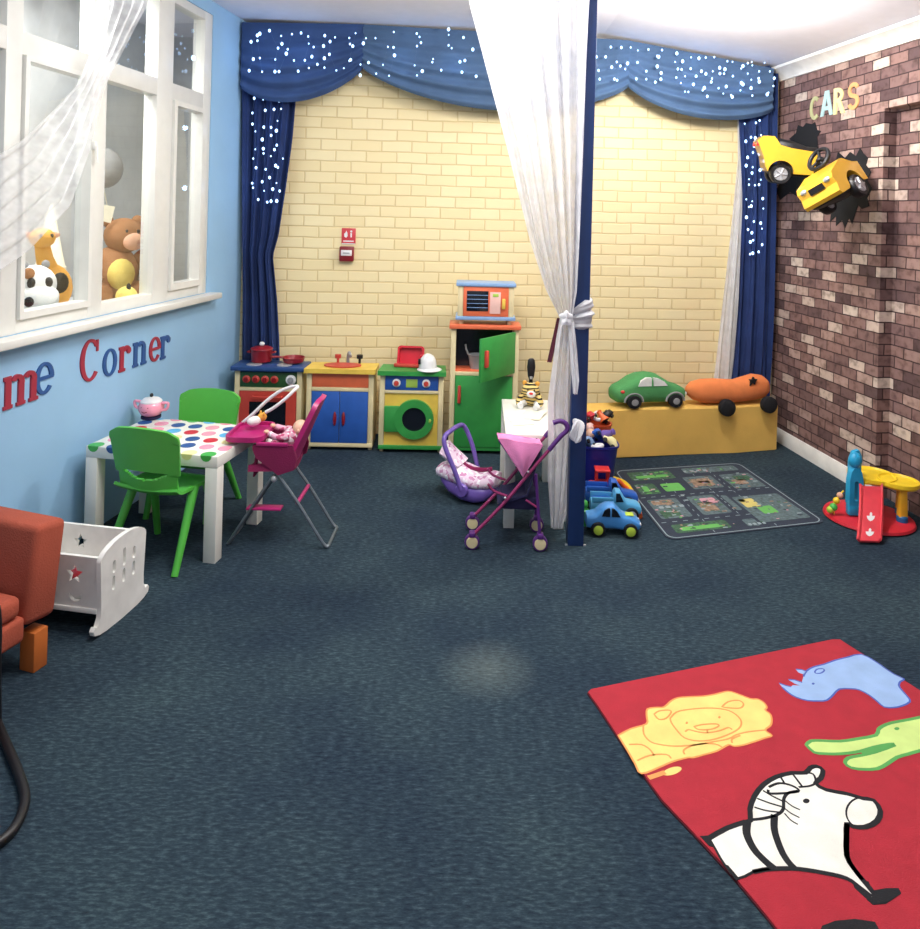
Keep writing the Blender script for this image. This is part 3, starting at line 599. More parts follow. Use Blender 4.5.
b = MB(); b.box(-.048, .048, -.045, 0, 0, .100, .008); b.build('case', 'boxred', t)
b = MB(); b.box(-.036, .036, -.049, -.044, .038, .076, .003); b.build('break_glass', 'toywhite', t)
b = MB(); b.box(-.022, .022, -.051, -.0485, .052, .060, .001); b.build('printed_line', 'grey', t)

# ================================================================== TOY KITCHEN
KZ = bw_rz
def unit(name, label, cat, x0, x1, yb, Yf):
    a = FL(x0, yb); A = AY(x0, yb, Yf); B = AY(x1, yb, Yf); w = B.x - A.x
    t = thing(name, label, cat, ((A.x + B.x)/2, Yf, 0), R(1.2), 'wooden toy kitchen units'); return t, w
def posts(t, w, d, z0, z1, m='cream'):
    for sx in (-1, 1): MB().box(sx*w/2 - (.032 if sx > 0 else 0), sx*w/2 + (0 if sx > 0 else .032), 0, d, z0, z1, .003).build('side_panel', m, t)
def feet(t, w, d):
    for sx in (-1, 1):
        for y in (.03, d - .03): MB().lathe([(.012, 0), (.012, .022)], 12, Matrix.Translation((sx*(w/2 - .018), y, 0))).build('foot', 'cream', t)
def knob(t, x, z, r, m, m2=None, parent=None):
    b = MB(); b.lathe([(r, 0), (r, .006), (r*.8, .010), (.001, .011)], 18, Matrix.Translation((x, 0, z)) @ Matrix.Rotation(R(90), 4, 'X')); o = b.build('knob', m, parent or t); o.location.y = -.002
    if m2:
        c = MB(); c.lathe([(r*.6, .010), (r*.6, .018), (.001, .018)], 16, Matrix.Translation((x, 0, z)) @ Matrix.Rotation(R(90), 4, 'X')); c.box(x - r*.12, x + r*.12, -.022, -.017, z - r*.5, z + r*.5); c.build('knob_cap', m2, o)
D = .165
# cooker
t, w = unit('toy_cooker', 'toy wooden cooker with blue top and red oven door', 'toy cooker', 233, 300, 449, 4.385)
KH = .485
posts(t, w, D, .02, KH); feet(t, w, D)
MB().box(-w/2 - .02, w/2 + .02, -.03, D + .005, KH, KH + .028, .006).build('top', 'navywood', t)
MB().box(-w/2 + .032, w/2 - .032, .012, D, .03, KH).build('carcass', 'navywood', t)
cp = MB().box(-w/2 + .034, w/2 - .034, .0, .012, KH - .105, KH - .012, .002).build('control_panel', 'darkgreen', t)
for i in range(4): knob(t, -w/2 + .075 + i*.058, KH - .055, .024, 'redwood', 'maroon', cp)
knob(t, w/2 - .068, KH - .055, .032, 'toywhite', 'grey', cp)
MB().box(-w/2 + .032, w/2 - .032, -.004, .012, KH - .128, KH - .107, .002).build('rail', 'cream', t)
dd = MB(); dd.prism(rect(-w/2 + .034, w/2 - .034, .045, KH - .13), -.008, .006, [rect(-w/2 + .095, w/2 - .095, .10, KH - .195)], XZ); od = dd.build('oven_door', 'redwood', t)
MB().box(-w/2 + .095, w/2 - .095, -.002, .004, .10, KH - .195).build('door_window', 'darkglass', od)
hb = MB(); hb.tube([(-w/2 + .12, -.008, KH - .16), (-w/2 + .12, -.03, KH - .16), (w/2 - .12, -.03, KH - .16), (w/2 - .12, -.008, KH - .16)], .006); hb.build('handle', 'redwood', od)
for x, y in ((-.10, .035), (.09, .035), (-.08, .13), (.10, .13)):
    b = MB(); b.lathe([(.048, 0), (.048, .004), (.042, .006), (.001, .006)], 24, Matrix.Translation((x, y, KH + .0275))); b.build('hotplate', 'silver', t)
ck = t
def on_unit(t, x, y, z): return t.matrix_basis @ Vector((x, y, z))
p = on_unit(ck, -.075, .105, KH + .034)
q = thing('toy_pot', 'maroon toy saucepan with white lid knob on the blue cooker top', 'toy pot', p)
MB().lathe([(.058, 0), (.064, .006), (.066, .075), (.069, .08)], 24).build('pot', 'maroon', q)
l_ = MB().lathe([(.070, .080), (.068, .086), (.045, .096), (.001, .100)], 24).build('lid', 'maroon', q)
MB().ell((0, 0, .112), (.017, .017, .014), 12).build('lid_knob', 'toywhite', l_)
for s_ in (-1, 1): MB().tube([(s_*.064, -.02, .06), (s_*.085, -.015, .062), (s_*.085, .015, .062), (s_*.064, .02, .06)], .006, 8).build('handle', 'maroon', q)
p = on_unit(ck, .13, .10, KH + .034)
q = thing('toy_frying_pan', 'shallow maroon toy frying pan on the blue cooker top', 'toy pan', p)
MB().lathe([(.05, 0), (.062, .004), (.072, .034), (.068, .034), (.058, .008), (.001, .006)], 24).build('pan', 'maroon', q)
MB().tube([(-.066, .0, .028), (-.10, -.01, .034), (-.135, -.03, .036)], [.008, .007, .009], 8).build('handle', 'maroon', q)
# sink unit
t, w = unit('toy_sink_unit', 'toy wooden sink unit with yellow top and two blue doors', 'toy sink', 305, 372, 449, 4.375)
posts(t, w, D, .02, KH); feet(t, w, D)
tp = MB(); tp.prism([(-w/2 - .012, -.03), (w/2 + .012, -.03), (w/2 + .012, D + .005), (-w/2 + .0, D + .005)], KH, KH + .028, [circ(.0, .07, .105, 28, .06)]); tp.build('top', 'yellowwood', t)
bs_ = MB(); bs_.lathe([(.001, KH - .05), (.07, KH - .05), (.098, KH - .01), (.105, KH + .029), (.118, KH + .031), (.118, KH + .036), (.10, KH + .036)], 28, Matrix.Translation((0, .07, 0)), 1, .58); bs_.build('basin', 'redwood', t)
ta = MB(); ta.tube(spline([(.02, .155, KH + .028), (.02, .155, KH + .07), (.03, .135, KH + .10), (.045, .09, KH + .085)], 6), .010, 10); ta.build('tap', 'grey', t)
for x, mm in ((-.045, 'redwood'), (.095, 'black')):
    kb = MB(); kb.lathe([(.008, 0), (.008, .03), (.02, .032), (.02, .055), (.001, .057)], 14, Matrix.Translation((x, .155, KH + .028))); kb.build('tap_knob', mm, t)
MB().box(-w/2 + .032, w/2 - .032, .012, D, .03, .40).build('carcass', 'cream', t)
MB().box(-w/2 + .034, w/2 - .034, .0, .012, KH - .09, KH - .006, .002).build('upper_panel', 'orangewood', t)
MB().box(-w/2 + .032, w/2 - .032, -.004, .012, KH - .115, KH - .092, .002).build('rail', 'cream', t)
MB().box(-w/2 + .0, w/2 - .0, -.004, .012, .022, .046, .002).build('rail', 'cream', t)
for sx in (-1, 1):
    x0, x1 = sorted((sx*.0015, sx*(w/2 - .034))); dd = MB().box(x0, x1, -.004, .010, .048, KH - .117, .002).build('door', 'bluewood', t)
    MB().ell((sx*.027, -.012, .20), (.011, .012, .045), 12).build('handle', 'maroon', dd)
# washing machine
t, w = unit('toy_washing_machine', 'toy wooden washing machine with green top and round green porthole', 'toy washing machine', 378, 442, 452, 4.365)
posts(t, w, D, .02, KH); feet(t, w, D)
tp = MB(); tp.prism([(-w/2 - .012, -.03), (w/2 + .014, -.03), (w/2 + .005, D + .005), (-w/2 + .0, D + .005)], KH, KH + .028); tp.build('top', 'greenwood', t)
MB().box(-w/2 + .032, w/2 - .032, .012, D, .03, KH).build('carcass', 'yellowwood', t)
cp = MB().box(-w/2 + .034, w/2 - .034, .0, .012, KH - .095, KH - .008, .002).build('control_panel', 'bluewood', t)
for x in (-.095, .09): knob(t, x, KH - .05, .026, 'toywhite', 'redwood', cp)
MB().box(-.036, .036, -.004, .002, KH - .078, KH - .026, .002).build('display', 'lime', cp)
MB().box(-w/2 + .032, w/2 - .032, -.004, .012, KH - .115, KH - .097, .002).build('rail', 'cream', t)
MB().box(-w/2, w/2, -.006, .014, .022, .046, .002).build('bottom_rail', 'greenwood', t)
MB().box(-w/2 + .034, w/2 - .034, .004, .012, .046, KH - .115).build('front_panel', 'yellowwood', t)
dz = .212; dx = .02
dr_ = MB(); dr_.prism(circ(dx, dz, .122, 40), -.004, .022, [circ(dx, dz, .075, 40)], XZ); od = dr_.build('porthole_door', 'greenwood', t, 30)
MB().prism(circ(dx, dz, .076, 32), -.003, .006, (), XZ).build('porthole_glass', 'darkglass', od)
MB().box(-w/2 + .034, -.07, -.020, .004, dz - .08, dz + .08, .006).build('hinge', 'greenwood', od)
MB().ell((dx + .10, -.026, dz - .005), (.008, .008, .014), 10).build('catch', 'lime', od)
wm = t
p = on_unit(wm, -.01, .125, KH + .029)
q = thing('toy_tray', 'red plastic toy tray propped upright on the green worktop', 'toy tray', p, R(-4)); 
b = MB(); Mx = Matrix.Rotation(R(-14), 4, 'X') @ XZ
b.prism(rounded(-.095, .075, .002, .125, .02), -.006, .0, (), Mx); b.prism(rounded(-.095, .075, .002, .125, .02), .0, .03, [rounded(-.083, .063, .016, .113, .014)], Mx); b.build('tray', 'redplastic', q)
b = MB(); b.box(-.11, .05, -.055, -.028, .0, .022, .007); b.build('lip', 'redwood', q)
p = on_unit(wm, .095, .03, KH + .029)
q = thing('toy_helmet', 'small white domed toy helmet on the green worktop', 'toy helmet', p, R(-10))
MB().lathe([(.056, .002), (.056, .03), (.050, .062), (.036, .086), (.018, .098), (.001, .101)], 24, None, 1, 1.05).build('dome', 'toywhite', q)
MB().lathe([(.054, 0), (.076, -.0), (.078, .004), (.056, .014)], 24, Matrix.Translation((.012, -.004, .0))).build('brim', 'toywhite', q)
MB().box(-.05, -.034, -.052, -.042, .04, .075, .003).build('badge', 'black', q)
MB().box(-.05, -.02, -.018, .012, .078, .09, .004).build('clip', 'redplastic', q)
# fridge
t, w = unit('toy_fridge', 'tall toy wooden fridge with green doors, upper door ajar', 'toy fridge', 448, 516, 453, 4.37)
FH = .782
posts(t, w, D, .02, FH); feet(t, w, D)
MB().box(-w/2 - .012, w/2 + .012, -.02, D + .01, FH, FH + .026, .005).build('top', 'orangewood', t)
MB().box(-w/2 + .032, w/2 - .032, D - .012, D, .02, FH).build('back_panel', 'darkglass', t)
MB().box(-w/2 + .032, w/2 - .032, .0, D - .012, .49, .512, .002).build('shelf', 'cream', t)
MB().box(-w/2 + .032, w/2 - .032, .012, D - .014, .5125, .52, .001).build('shelf_liner', 'orangewood', t)
MB().box(-w/2 + .032, w/2 - .032, .0, D - .012, .022, .045, .002).build('plinth', 'greenwood', t)
dd = MB().box(-w/2 + .034, w/2 - .034, -.006, .010, .046, .488, .002).build('lower_door', 'greenwood', t)
MB().box(-w/2 + .05, -w/2 + .07, -.026, -.005, .32, .43, .006).build('handle', 'redwood', dd)
dw = w - .068
du_ = MB().box(-dw, 0, -.016, 0, .514, FH - .012, .002).build('upper_door', 'greenwood', t); du_.location = (w/2 - .034, -.002, 0); du_.rotation_euler = (0, 0, R(52))
MB().box(-dw + .03, -dw + .055, -.036, -.015, .60, .70, .006).build('handle', 'redwood', du_)
fr = t
p = on_unit(fr, -.04, .08, .5205)
q = thing('toy_basket', 'small pale basket inside the open toy fridge', 'toy basket', p)
b = MB(); b.lathe([(.048, 0), (.062, .085), (.066, .088), (.06, .088), (.046, .006), (.001, .006)], 20, None, 1, .8); b.build('basket', 'grey', q)
MB().tube([(-.06, 0, .085), (-.075, 0, .12), (-.08, 0, .15)], .006, 8).build('handle', 'grey', q)
# microwave on the fridge
p = on_unit(fr, 0, .01, FH + .0265)
t = thing('toy_microwave', 'toy wooden microwave with orange front standing on the fridge', 'toy microwave', p, R(1.2)); w = .375; MH = .25
for sx in (-1, 1):
    for y in (.03, .15): MB().lathe([(.014, 0), (.014, .028)], 12, Matrix.Translation((sx*.15, y, 0))).build('foot', 'cream', t)
MB().box(-w/2, w/2, -.012, .185, .028, .05, .004).build('base_board', 'skywood', t)
MB().box(-w/2, w/2, -.012, .185, MH - .012, MH + .010, .004).build('top_board', 'skywood', t)
for sx in (-1, 1): MB().box(sx*w/2 - (.045 if sx > 0 else -.012), sx*w/2 + (-.012 if sx > 0 else .045), 0, .18, .05, MH - .012, .002).build('side_panel', 'cream', t)
MB().box(-w/2 + .045, w/2 - .045, .012, .18, .05, MH - .012).build('carcass', 'cream', t)
fo = MB().box(-w/2 + .046, w/2 - .046, -.004, .012, .052, MH - .014, .002).build('front_panel', 'orangewood', t)
b = MB(); b.box(-.12, .015, -.007, -.003, .085, MH - .04, .001); ow = b.build('window', 'darkglass', fo)
b = MB(); [b.box(-.118, .013, -.009, -.0065, .105 + i*.026, .108 + i*.026) for i in range(4)]; b.build('window_grille', 'skywood', ow)
b = MB(); b.box(.025, .092, -.007, -.003, .07, MH - .045, .001); kp = b.build('keypad', 'pinkpaper', fo)
MB().box(.042, .078, -.009, -.006, MH - .075, MH - .055, .001).build('display', 'lime', kp)
MB().box(.10, .122, -.02, -.003, .10, .165, .005).build('handle', 'yellowwood', fo)

# ================================================================== DOTTED TABLE, CHAIRS, TEAPOT
t = thing('play_table', 'white square play table with coloured polka dots', 'table', (-1.346, 3.202, 0), R(-9)); TW, TD = .615, .43
MB().box(-TW/2, TW/2, -TD/2, TD/2, .40, .45, .003).build('table_top', 'lack', t)
for sx in (-1, 1):
    for sy in (-1, 1): MB().box(sx*TW/2 - (.055 if sx > 0 else 0), sx*TW/2 + (0 if sx > 0 else .055), sy*TD/2 - (.055 if sy > 0 else 0), sy*TD/2 + (0 if sy > 0 else .055), 0, .40, .002).build('leg', 'lack', t)
dots = MB(); dm = ['toygreen', 'toysky', 'letterblue', 'redplastic', 'lyellow', 'pinkpot']; k = 0
for r in range(6):
    for c in range(8):
        x = -TW/2 + .035 + c*.088 + (.03 if r % 2 else 0); y = -TD/2 + .02 + r*.084
        dots.cur = (c*2 + r*5 + (c*r) % 3) % 6
        if x > TW/2 - (.036 if r == 0 else 0): continue
        rad = .032; pl = [(max(-TW/2, min(TW/2, px_)), max(-TD/2, min(TD/2, py_))) for px_, py_ in circ(x, y, rad, 18)]
        dots.prism(pl, .4501, .4512)
        if y - rad < -TD/2:                       # the dot folds over the front edge
            hw = math.sqrt(rad**2 - (y + TD/2)**2); over = rad - (y + TD/2)
            dots.prism([(x + hw*math.cos(R(180 + 180*i/10)), .45 + (rad*.75)*math.sin(R(180 + 180*i/10))) for i in range(11) if abs(x + hw*math.cos(R(180 + 180*i/10))) < TW/2], TD/2, TD/2 + .001, (), XZ)
dots.build('polka_dot_print', dm, t)
def make_chair():
    t = thing('child_chair', 'bright green plastic child chair with its back to the room, tucked under the dotted table', 'chair', (0, 0, 0), 0, 'green chairs at the dotted table'); Wd = .33
    def back(u, v):
        x = (u - .5); z = .31 + v*.265; taper = 1 - .13*(1 - v) if v > .28 else .82 - .10*(.28 - v)/.28*0 
        corner = 0
        if v > .9: corner = .02*((v - .9)/.1)**2
        xx = x*Wd*taper*(1 - (corner*2 if abs(x) > .3 else 0))
        z -= (.03 if v > .85 else .0)*max(0, abs(x)*2 - .75)**1*2 + .018*(2*x)**2*v
        return (xx, -.15 - .045*v - .0 + .05*(2*x)**2*.5, z)
    MB().sheet(back, 44, 44, -.012, lambda u, v: not (abs(u - .5) < .33 and .17 + .10*((u - .5)/.33)**2 < v < .315)).build('backrest', 'chairgreen', t)
    def seat(u, v):
        x = (u - .5)*(.30 + .02*v); y = -.155 + .29*v
        z = .30 - .012*math.sin(math.pi*v)*math.cos((u - .5)*3) + .012*(2*u - 1)**2*(1 - v) - (.02*(v - .85)/.15 if v > .85 else 0) + (.02*((.08 - v)/.08) if v < .08 else 0)
        return (x, y, z)
    MB().sheet(seat, 18, 18, .012).build('seat', 'chairgreen', t)
    for sx in (-1, 1):
        MB().tube([(sx*.142, -.035, .298), (sx*.152, -.095, .18), (sx*.166, -.185, 0.0)], [.021, .018, .014], 10).build('leg', 'chairgreen', t)
        MB().tube([(sx*.136, .06, .290), (sx*.144, .09, .18), (sx*.152, .125, 0.0)], [.020, .017, .014], 10).build('leg', 'chairgreen', t)
    return t
ch = make_chair(); ch.scale = (1, 1, 1.03); ch.location = (-1.318, 3.05, 0); ch.rotation_euler = (0, 0, R(-13))
ch2 = copy_tree(ch); ch2.scale = (1, 1, .965); ch2.location = (-1.395, 3.455, 0); ch2.rotation_euler = (0, 0, R(173)); ch2['label'] = 'bright green plastic child chair on the far side of the dotted table, facing the room'
p = FL(151, 418, .452); p.z = .452
t = thing('teapot', 'pink two-handled toy teapot with white lid on the dotted table', 'toy teapot', p, R(-8))
MB().lathe([(.038, 0), (.046, .003), (.046, .012), (.03, .014)], 24).build('saucer', 'navycl', t)
MB().lathe([(.030, .012), (.046, .022), (.058, .042), (.060, .06), (.052, .078), (.040, .086)], 28).build('body', 'pinkpot', t)
l_ = MB().lathe([(.050, .080), (.050, .085), (.036, .098), (.012, .104), (.001, .105)], 24).build('lid', 'toywhite', t)
MB().ell((0, 0, .113), (.009, .009, .010), 10).build('lid_knob', 'black', l_)
MB().tube(spline([(.050, 0, .042), (.082, 0, .05), (.088, 0, .078), (.056, 0, .078)], 6), .007, 8).build('handle', 'pinkpot', t)
MB().tube(spline([(-.050, 0, .042), (-.082, 0, .05), (-.088, 0, .078), (-.056, 0, .078)], 6), .007, 8).build('handle', 'pinkpot', t)
b = MB(); [b.ell((x, -.053, .062), (.005, .004, .005), 8) for x in (-.016, .016)]; b.tube([(-.014, -.056, .045), (0, -.058, .040), (.014, -.056, .045)], .002, 6); b.build('painted_face', 'maroon', t)

# ================================================================== HIGH CHAIR AND DOLL
t = thing('doll_high_chair', 'magenta doll high chair on crossed steel legs beside the dotted table', 'doll high chair', (-.88, 3.20, 0), R(90)); hx = .10
for sx in (-1, 1):
    MB().tube(spline([(sx*hx, .06, .42), (sx*hx, -.10, .21), (sx*hx, -.215, .035), (sx*hx*.95, -.245, .008)], 5), .0075, 8).build('leg', 'steel', t)
    MB().tube(spline([(sx*hx*.9, -.05, .40), (sx*hx*.9, .08, .20), (sx*hx*.9, .20, .008)], 5), .0075, 8).build('leg', 'steel', t)
    MB().ell((sx*hx*1.06, .0, .305), (.009, .014, .014), 10).build('pivot', 'silver', t)
MB().tube([(-hx*.95, -.245, .008), (hx*.95, -.245, .008)], .0075, 8).build('foot_bar', 'steel', t)
MB().tube([(-hx*.9, .20, .008), (hx*.9, .20, .008)], .0075, 8).build('foot_bar', 'steel', t)
MB().tube([(-hx, -.105, .2), (hx, -.105, .2)], .009, 8).build('cross_bar', 'magenta', t)
MB().box(-hx*.95, -hx*.45, -.03, .125, .158, .168, .004).build('footrest', 'magenta', t)
b = MB(); b.hull([(-.115, .335, .46, .0), (-.112, .335, .46, .05), (-.105, .33, .46, .075), (.105, .33, .46, .075), (.112, .335, .46, .05), (.115, .335, .46, 0)], 20, 3, Matrix.Translation((0, .02, -.0)) ); 
b = MB(); b.sheet(lambda u, v: (-.105 + .21*u, -.075 + .19*v, .355 + .02*(2*u - 1)**2 - .01*v), 12, 10, .03); b.build('seat', 'magfab', t)
for sx in (-1, 1):
    b = MB(); b.prism([(-.09, .35), (-.02, .325), (.08, .40), (.095, .435), (.095, .455), (-.08, .458), (-.10, .40)], -.008, .008, (), Matrix.Translation((sx*.108, 0, 0)) @ Matrix(((0, 0, 1, 0), (1, 0, 0, 0), (0, 1, 0, 0), (0, 0, 0, 1)))); b.build('side_panel', 'magfab', t)
def hb_(u, v):
    x = (u - .5)*.205*(1 - .25*max(0, v - .7)); return (x, -.06 - .115*v + .02*(2*u - 1)**2, .37 + .28*v - .03*(2*u - 1)**4*v)
MB().sheet(hb_, 14, 14, -.022).build('backrest', 'magenta', t)
tr = MB(); tr.prism([*[(q[0], q[1]) for q in rounded(-.125, .125, .055, .225, .045)]], .468, .476); tr.prism(rounded(-.125, .125, .055, .225, .045), .476, .490, [rounded(-.113, .113, .067, .213, .036)]); tr.build('tray', 'magenta', t, 30)
for sx in (-1, 1): MB().box(sx*.112 - .008, sx*.112 + .008, -.06, .08, .452, .468, .004).build('tray_arm', 'magenta', t)
b = MB(); b.sheet(lambda u, v: (-.10 + .2*u, .085 + .01*v, .45 - .14*v), 8, 8, .006); b.build('hanging_bag', 'magfab', t)
o = MB().tube(spline([(.105, .215, .485), (.105, .165, .53), (.105, .10, .595), (.105, .04, .64), (.103, -.015, .662), (.085, -.045, .668), (.05, -.04, .66), (.03, .0, .62), (.03, .05, .58), (.03, .085, .56)], 6), .008, 8).build('white_bar', 'toywhite', t)
o['label'] = 'white curved bar'
# doll
dp = Vector((-.885, 3.215, 0))
t = thing('baby_doll', 'baby doll in printed clothes lying back in the magenta high chair', 'doll', (-.88, 3.20, .39), R(90))
b = MB(); Mx = Matrix.Translation((0, -.005, .035)) @ Matrix.Rotation(R(90), 4, 'Z') @ Matrix.Rotation(R(38), 4, 'Y')
b.hull([(-.10, -.02, .02, .022), (-.085, -.032, .034, .042), (-.04, -.038, .04, .05), (.03, -.04, .042, .052), (.06, -.036, .036, .046), (.08, -.015, .015, .02)], 18, 2.3, Mx); b.build('body', 'dollprint', t)
b = MB(); b.ell((0, -.085, .108), (.038, .036, .040), 18); b.ell((0, -.056, .108), (.006, .006, .006), 8); [b.ell((s_*.037, -.085, .106), (.006, .008, .011), 8) for s_ in (-1, 1)]; hd = b.build('head', 'skin', t)
b = MB(); [b.ell((s_*.013, -.053, .118), (.005, .003, .006), 8) for s_ in (-1, 1)]; b.build('eye', 'black', hd)
for s_ in (-1, 1):
    MB().tube(spline([(s_*.046, -.045, .085), (s_*.064, .0, .085), (s_*.05, .045, .10)], 5), [.017]*5 + [.013]*5 + [.010], 10).build('arm', 'dollprint', t)
    MB().ell((s_*.048, .055, .104), (.011, .014, .010), 10).build('hand', 'skin', t)
    MB().tube(spline([(s_*.028, .035, .015), (s_*.045, .09, .022), (s_*.05, .085, -.04)], 5), [.022]*5 + [.017]*5 + [.013], 10).build('leg', 'whiteplush', t)
# soft toy on the tray
t = thing('soft_toy', 'small orange and white soft toy lying on the magenta tray', 'soft toy', (-1.02, 3.24, .493), R(40))
MB().ell((0, 0, .022), (.034, .024, .022), 14).build('body', 'whiteplush', t); MB().ell((.038, 0, .034), (.022, .02, .02), 12).build('head', 'amberplush', t)
for s_ in (-1, 1): MB().ell((.038, s_*.017, .052), (.006, .005, .010), 8).build('ear', 'amberplush', t)

# ================================================================== CRADLE, ARMCHAIR, BLACK CHAIR
t = thing('doll_cradle', 'white wooden doll rocking cradle with cut-out star and moon', 'doll cradle', (-1.268, 2.545, 0), R(-9)); CL = .42
def end_panel(parent, x):
    top = [(-.125, .255), *[(.125*math.cos(R(180 - 180*i/14)), .255 + .05*math.sin(R(180*i/14))) for i in range(1, 14)], (.125, .255)]
    rk = [(.116, .10), (.118, .065), (.130, .040), (.143, .046), (.152, .034), (.146, .018), (.12, .008), (.085, .003), (.0, .0), (-.085, .003), (-.12, .008), (-.146, .018), (-.152, .034), (-.143, .046), (-.130, .040), (-.118, .065), (-.116, .10)]
    slots = [rounded(sx - .008, sx + .008, z0, z1, .0075, 3) for sx in (-.055, 0, .055) for z0, z1 in ((.13, .18), (.19, .235 + (.02 if sx == 0 else 0)))]
    b = MB(); b.prism(top + rk, -.009, .009, slots, Matrix.Translation((x, 0, 0)) @ Matrix(((0, 0, 1, 0), (1, 0, 0, 0), (0, 1, 0, 0), (0, 0, 0, 1)))); b.build('end_panel', 'white', parent, 30)
end_panel(t, 0); end_panel(t, -CL)
def star(cx, cz, r): return [(cx + (r if i % 2 == 0 else r*.45)*math.cos(R(90 + 36*i)), cz + (r if i % 2 == 0 else r*.45)*math.sin(R(90 + 36*i))) for i in range(10)]
def moon(cx, cz, r): return [(cx + r*math.cos(R(190 + 160*i/10)), cz + r*math.sin(R(190 + 160*i/10))) for i in range(11)] + [(cx + r*.95*math.cos(R(340 - 140*i/8)), cz + r*.35 + r*.75*math.sin(R(340 - 140*i/8))) for i in range(9)]
for sy in (-1, 1):
    b = MB(); b.prism(rect(-CL + .009, -.009, .075, .268), -.006, .006, [star(-.10, .205, .034), moon(-.095, .135, .026), star(-.25, .205, .03), moon(-.25, .14, .026)], Matrix.Translation((0, sy*.108, 0)) @ XZ)
    b.box(-CL + .009, -.009, sy*.108 - .011, sy*.108 + .011, .075, .092, .002); b.build('side_panel', 'white', t, 30)
MB().box(-CL + .009, -.009, -.10, .10, .085, .095).build('base_board', 'white', t)
MB().hull([(-CL + .03, .096, .11, .08), (-CL + .05, .096, .135, .092), (-.05, .096, .135, .092), (-.03, .096, .11, .08)], 18, 4).build('mattress', 'whiteplush', t)
MB().hull([(-.20, .13, .15, .03), (-.18, .13, .19, .05), (-.12, .13, .20, .05), (-.09, .13, .16, .03)], 18, 2.4, Matrix.Translation((0, -.04, 0))).build('folded_cloth', 'maroon', t)
# armchair: rust orange, faces the camera side
t = thing('child_armchair', 'rust orange suede child armchair beside the white cradle', 'armchair', (-1.60, 2.20, 0), R(-17)); AW = .41
def bk(u, v): return None
b = MB(); b.box(-AW/2, AW/2, .05, .165, .16, .465, .022, 3, Matrix.Translation((0, .1, .16)) @ Matrix.Rotation(R(-7), 4, 'X') @ Matrix.Translation((0, -.1, -.16))); b.build('backrest', 'orangefab', t)
b = MB(); b.prism([(-.26, .215), (.05, .16), (.05, .27), (-.24, .295)], -AW/2, AW/2, (), Matrix(((0, 0, 1, 0), (1, 0, 0, 0), (0, 1, 0, 0), (0, 0, 0, 1))))
b = MB(); b.box(-AW/2, AW/2, -.26, .055, .125, .205, .015, 3); b.build('seat_base', 'orangefab', t)
b = MB(); b.box(-AW/2 + .004, AW/2 - .004, -.265, .045, .207, .275, .022, 3); b.build('seat_cushion', 'orangefab', t)
for sx in (-1, 1):
    for y in (-.22, .09): MB().box(sx*(AW/2 - .035) - .03, sx*(AW/2 - .035) + .03, y, y + .05, 0, .126, .003).build('leg', 'orangewd', t)
# black chair whose curved foot enters the picture
t = thing('black_chair', 'black tube-framed chair, only its curved foot rail in view', 'chair', (-1.35, 1.55, 0))
bo = Vector((-1.35, 1.55, 0))
fl = [FL(x, y, .012) for x, y in ((-3, 722), (3, 736), (9, 750), (19, 774), (25, 798), (18, 822), (0, 842), (-45, 868), (-90, 880))]
MB().tube([p - bo for p in spline(fl, 6)], .012, 10).build('foot_rail', 'black', t)
q_ = fl[0] - bo; e_ = fl[-1] - bo; q2 = Vector((-.10, -.02, .44)); 
MB().tube(spline([q_, q_ + Vector((-.004, .004, .03)), q_ + Vector((-.006, 0, .15)), q_ + Vector((-.016, 0, .34)), q_ + Vector((-.07, -.05, .45)), q_ + Vector((-.2, -.2, .455))], 6), .012, 10).build('leg', 'black', t)
MB().tube([e_, e_ + Vector((-.02, .02, .455))], .012, 10).build('leg', 'black', t)
MB().box(q_.x - .50, q_.x - .18, q_.y - .52, q_.y - .12, .462, .50, .015, 3).build('seat', 'blackplush', t)
# ================================================================== CAR SEAT, PRAM
p = FL(470, 500); t = thing('doll_car_seat', 'purple doll car seat with printed padding and carry handle', 'doll car seat', (p.x + .005, p.y + .03, 0), R(-22))
b = MB(); b.hull([(-.17, .10, .115, .02), (-.15, .07, .125, .06), (-.10, .03, .12, .085), (-.03, .004, .105, .098), (.05, .0, .10, .1), (.10, .015, .10, .09), (.14, .05, .10, .06), (.155, .08, .10, .02)], 22, 3); b.build('shell', 'purple', t)
b = MB(); b.hull([(-.205, .115, .125, .01), (-.18, .10, .155, .06), (-.12, .085, .185, .09), (-.04, .075, .165, .10), (.05, .07, .14, .10), (.11, .075, .15, .088), (.15, .085, .155, .06), (.165, .10, .12, .01)], 22, 2.4); b.build('padding', 'seatprint', t)
b = MB(); b.sheet(lambda u, v: (-.16 + .10*v, -.07 + .14*u, .165 + .105*(1 - v)*(1 - .4*(2*u - 1)**2) + .0), 10, 8, .016); b.build('head_pad', 'seatprint', t)
for sy in (-1, 1):
    MB().lathe([(.032, -.012), (.036, 0), (.03, .014), (.001, .016)], 20, Matrix.Translation((-.01, sy*.104, .075)) @ Matrix.Rotation(R(-90*sy), 4, 'X')).build('hinge', 'purple', t)
MB().tube(spline([(-.01, -.112, .08), (-.05, -.118, .18), (-.105, -.118, .29), (-.115, -.10, .335), (-.105, -.05, .352), (-.105, .05, .352), (-.09, .10, .335), (-.05, .118, .24), (-.0, .112, .08)], 7), .0125, 10).build('carry_handle', 'purple', t)
MB().tube(spline([(-.06, .02, .165), (.0, .0, .155), (.06, .02, .15), (.10, .04, .155)], 5), .012, 8).build('harness', 'magfab', t)
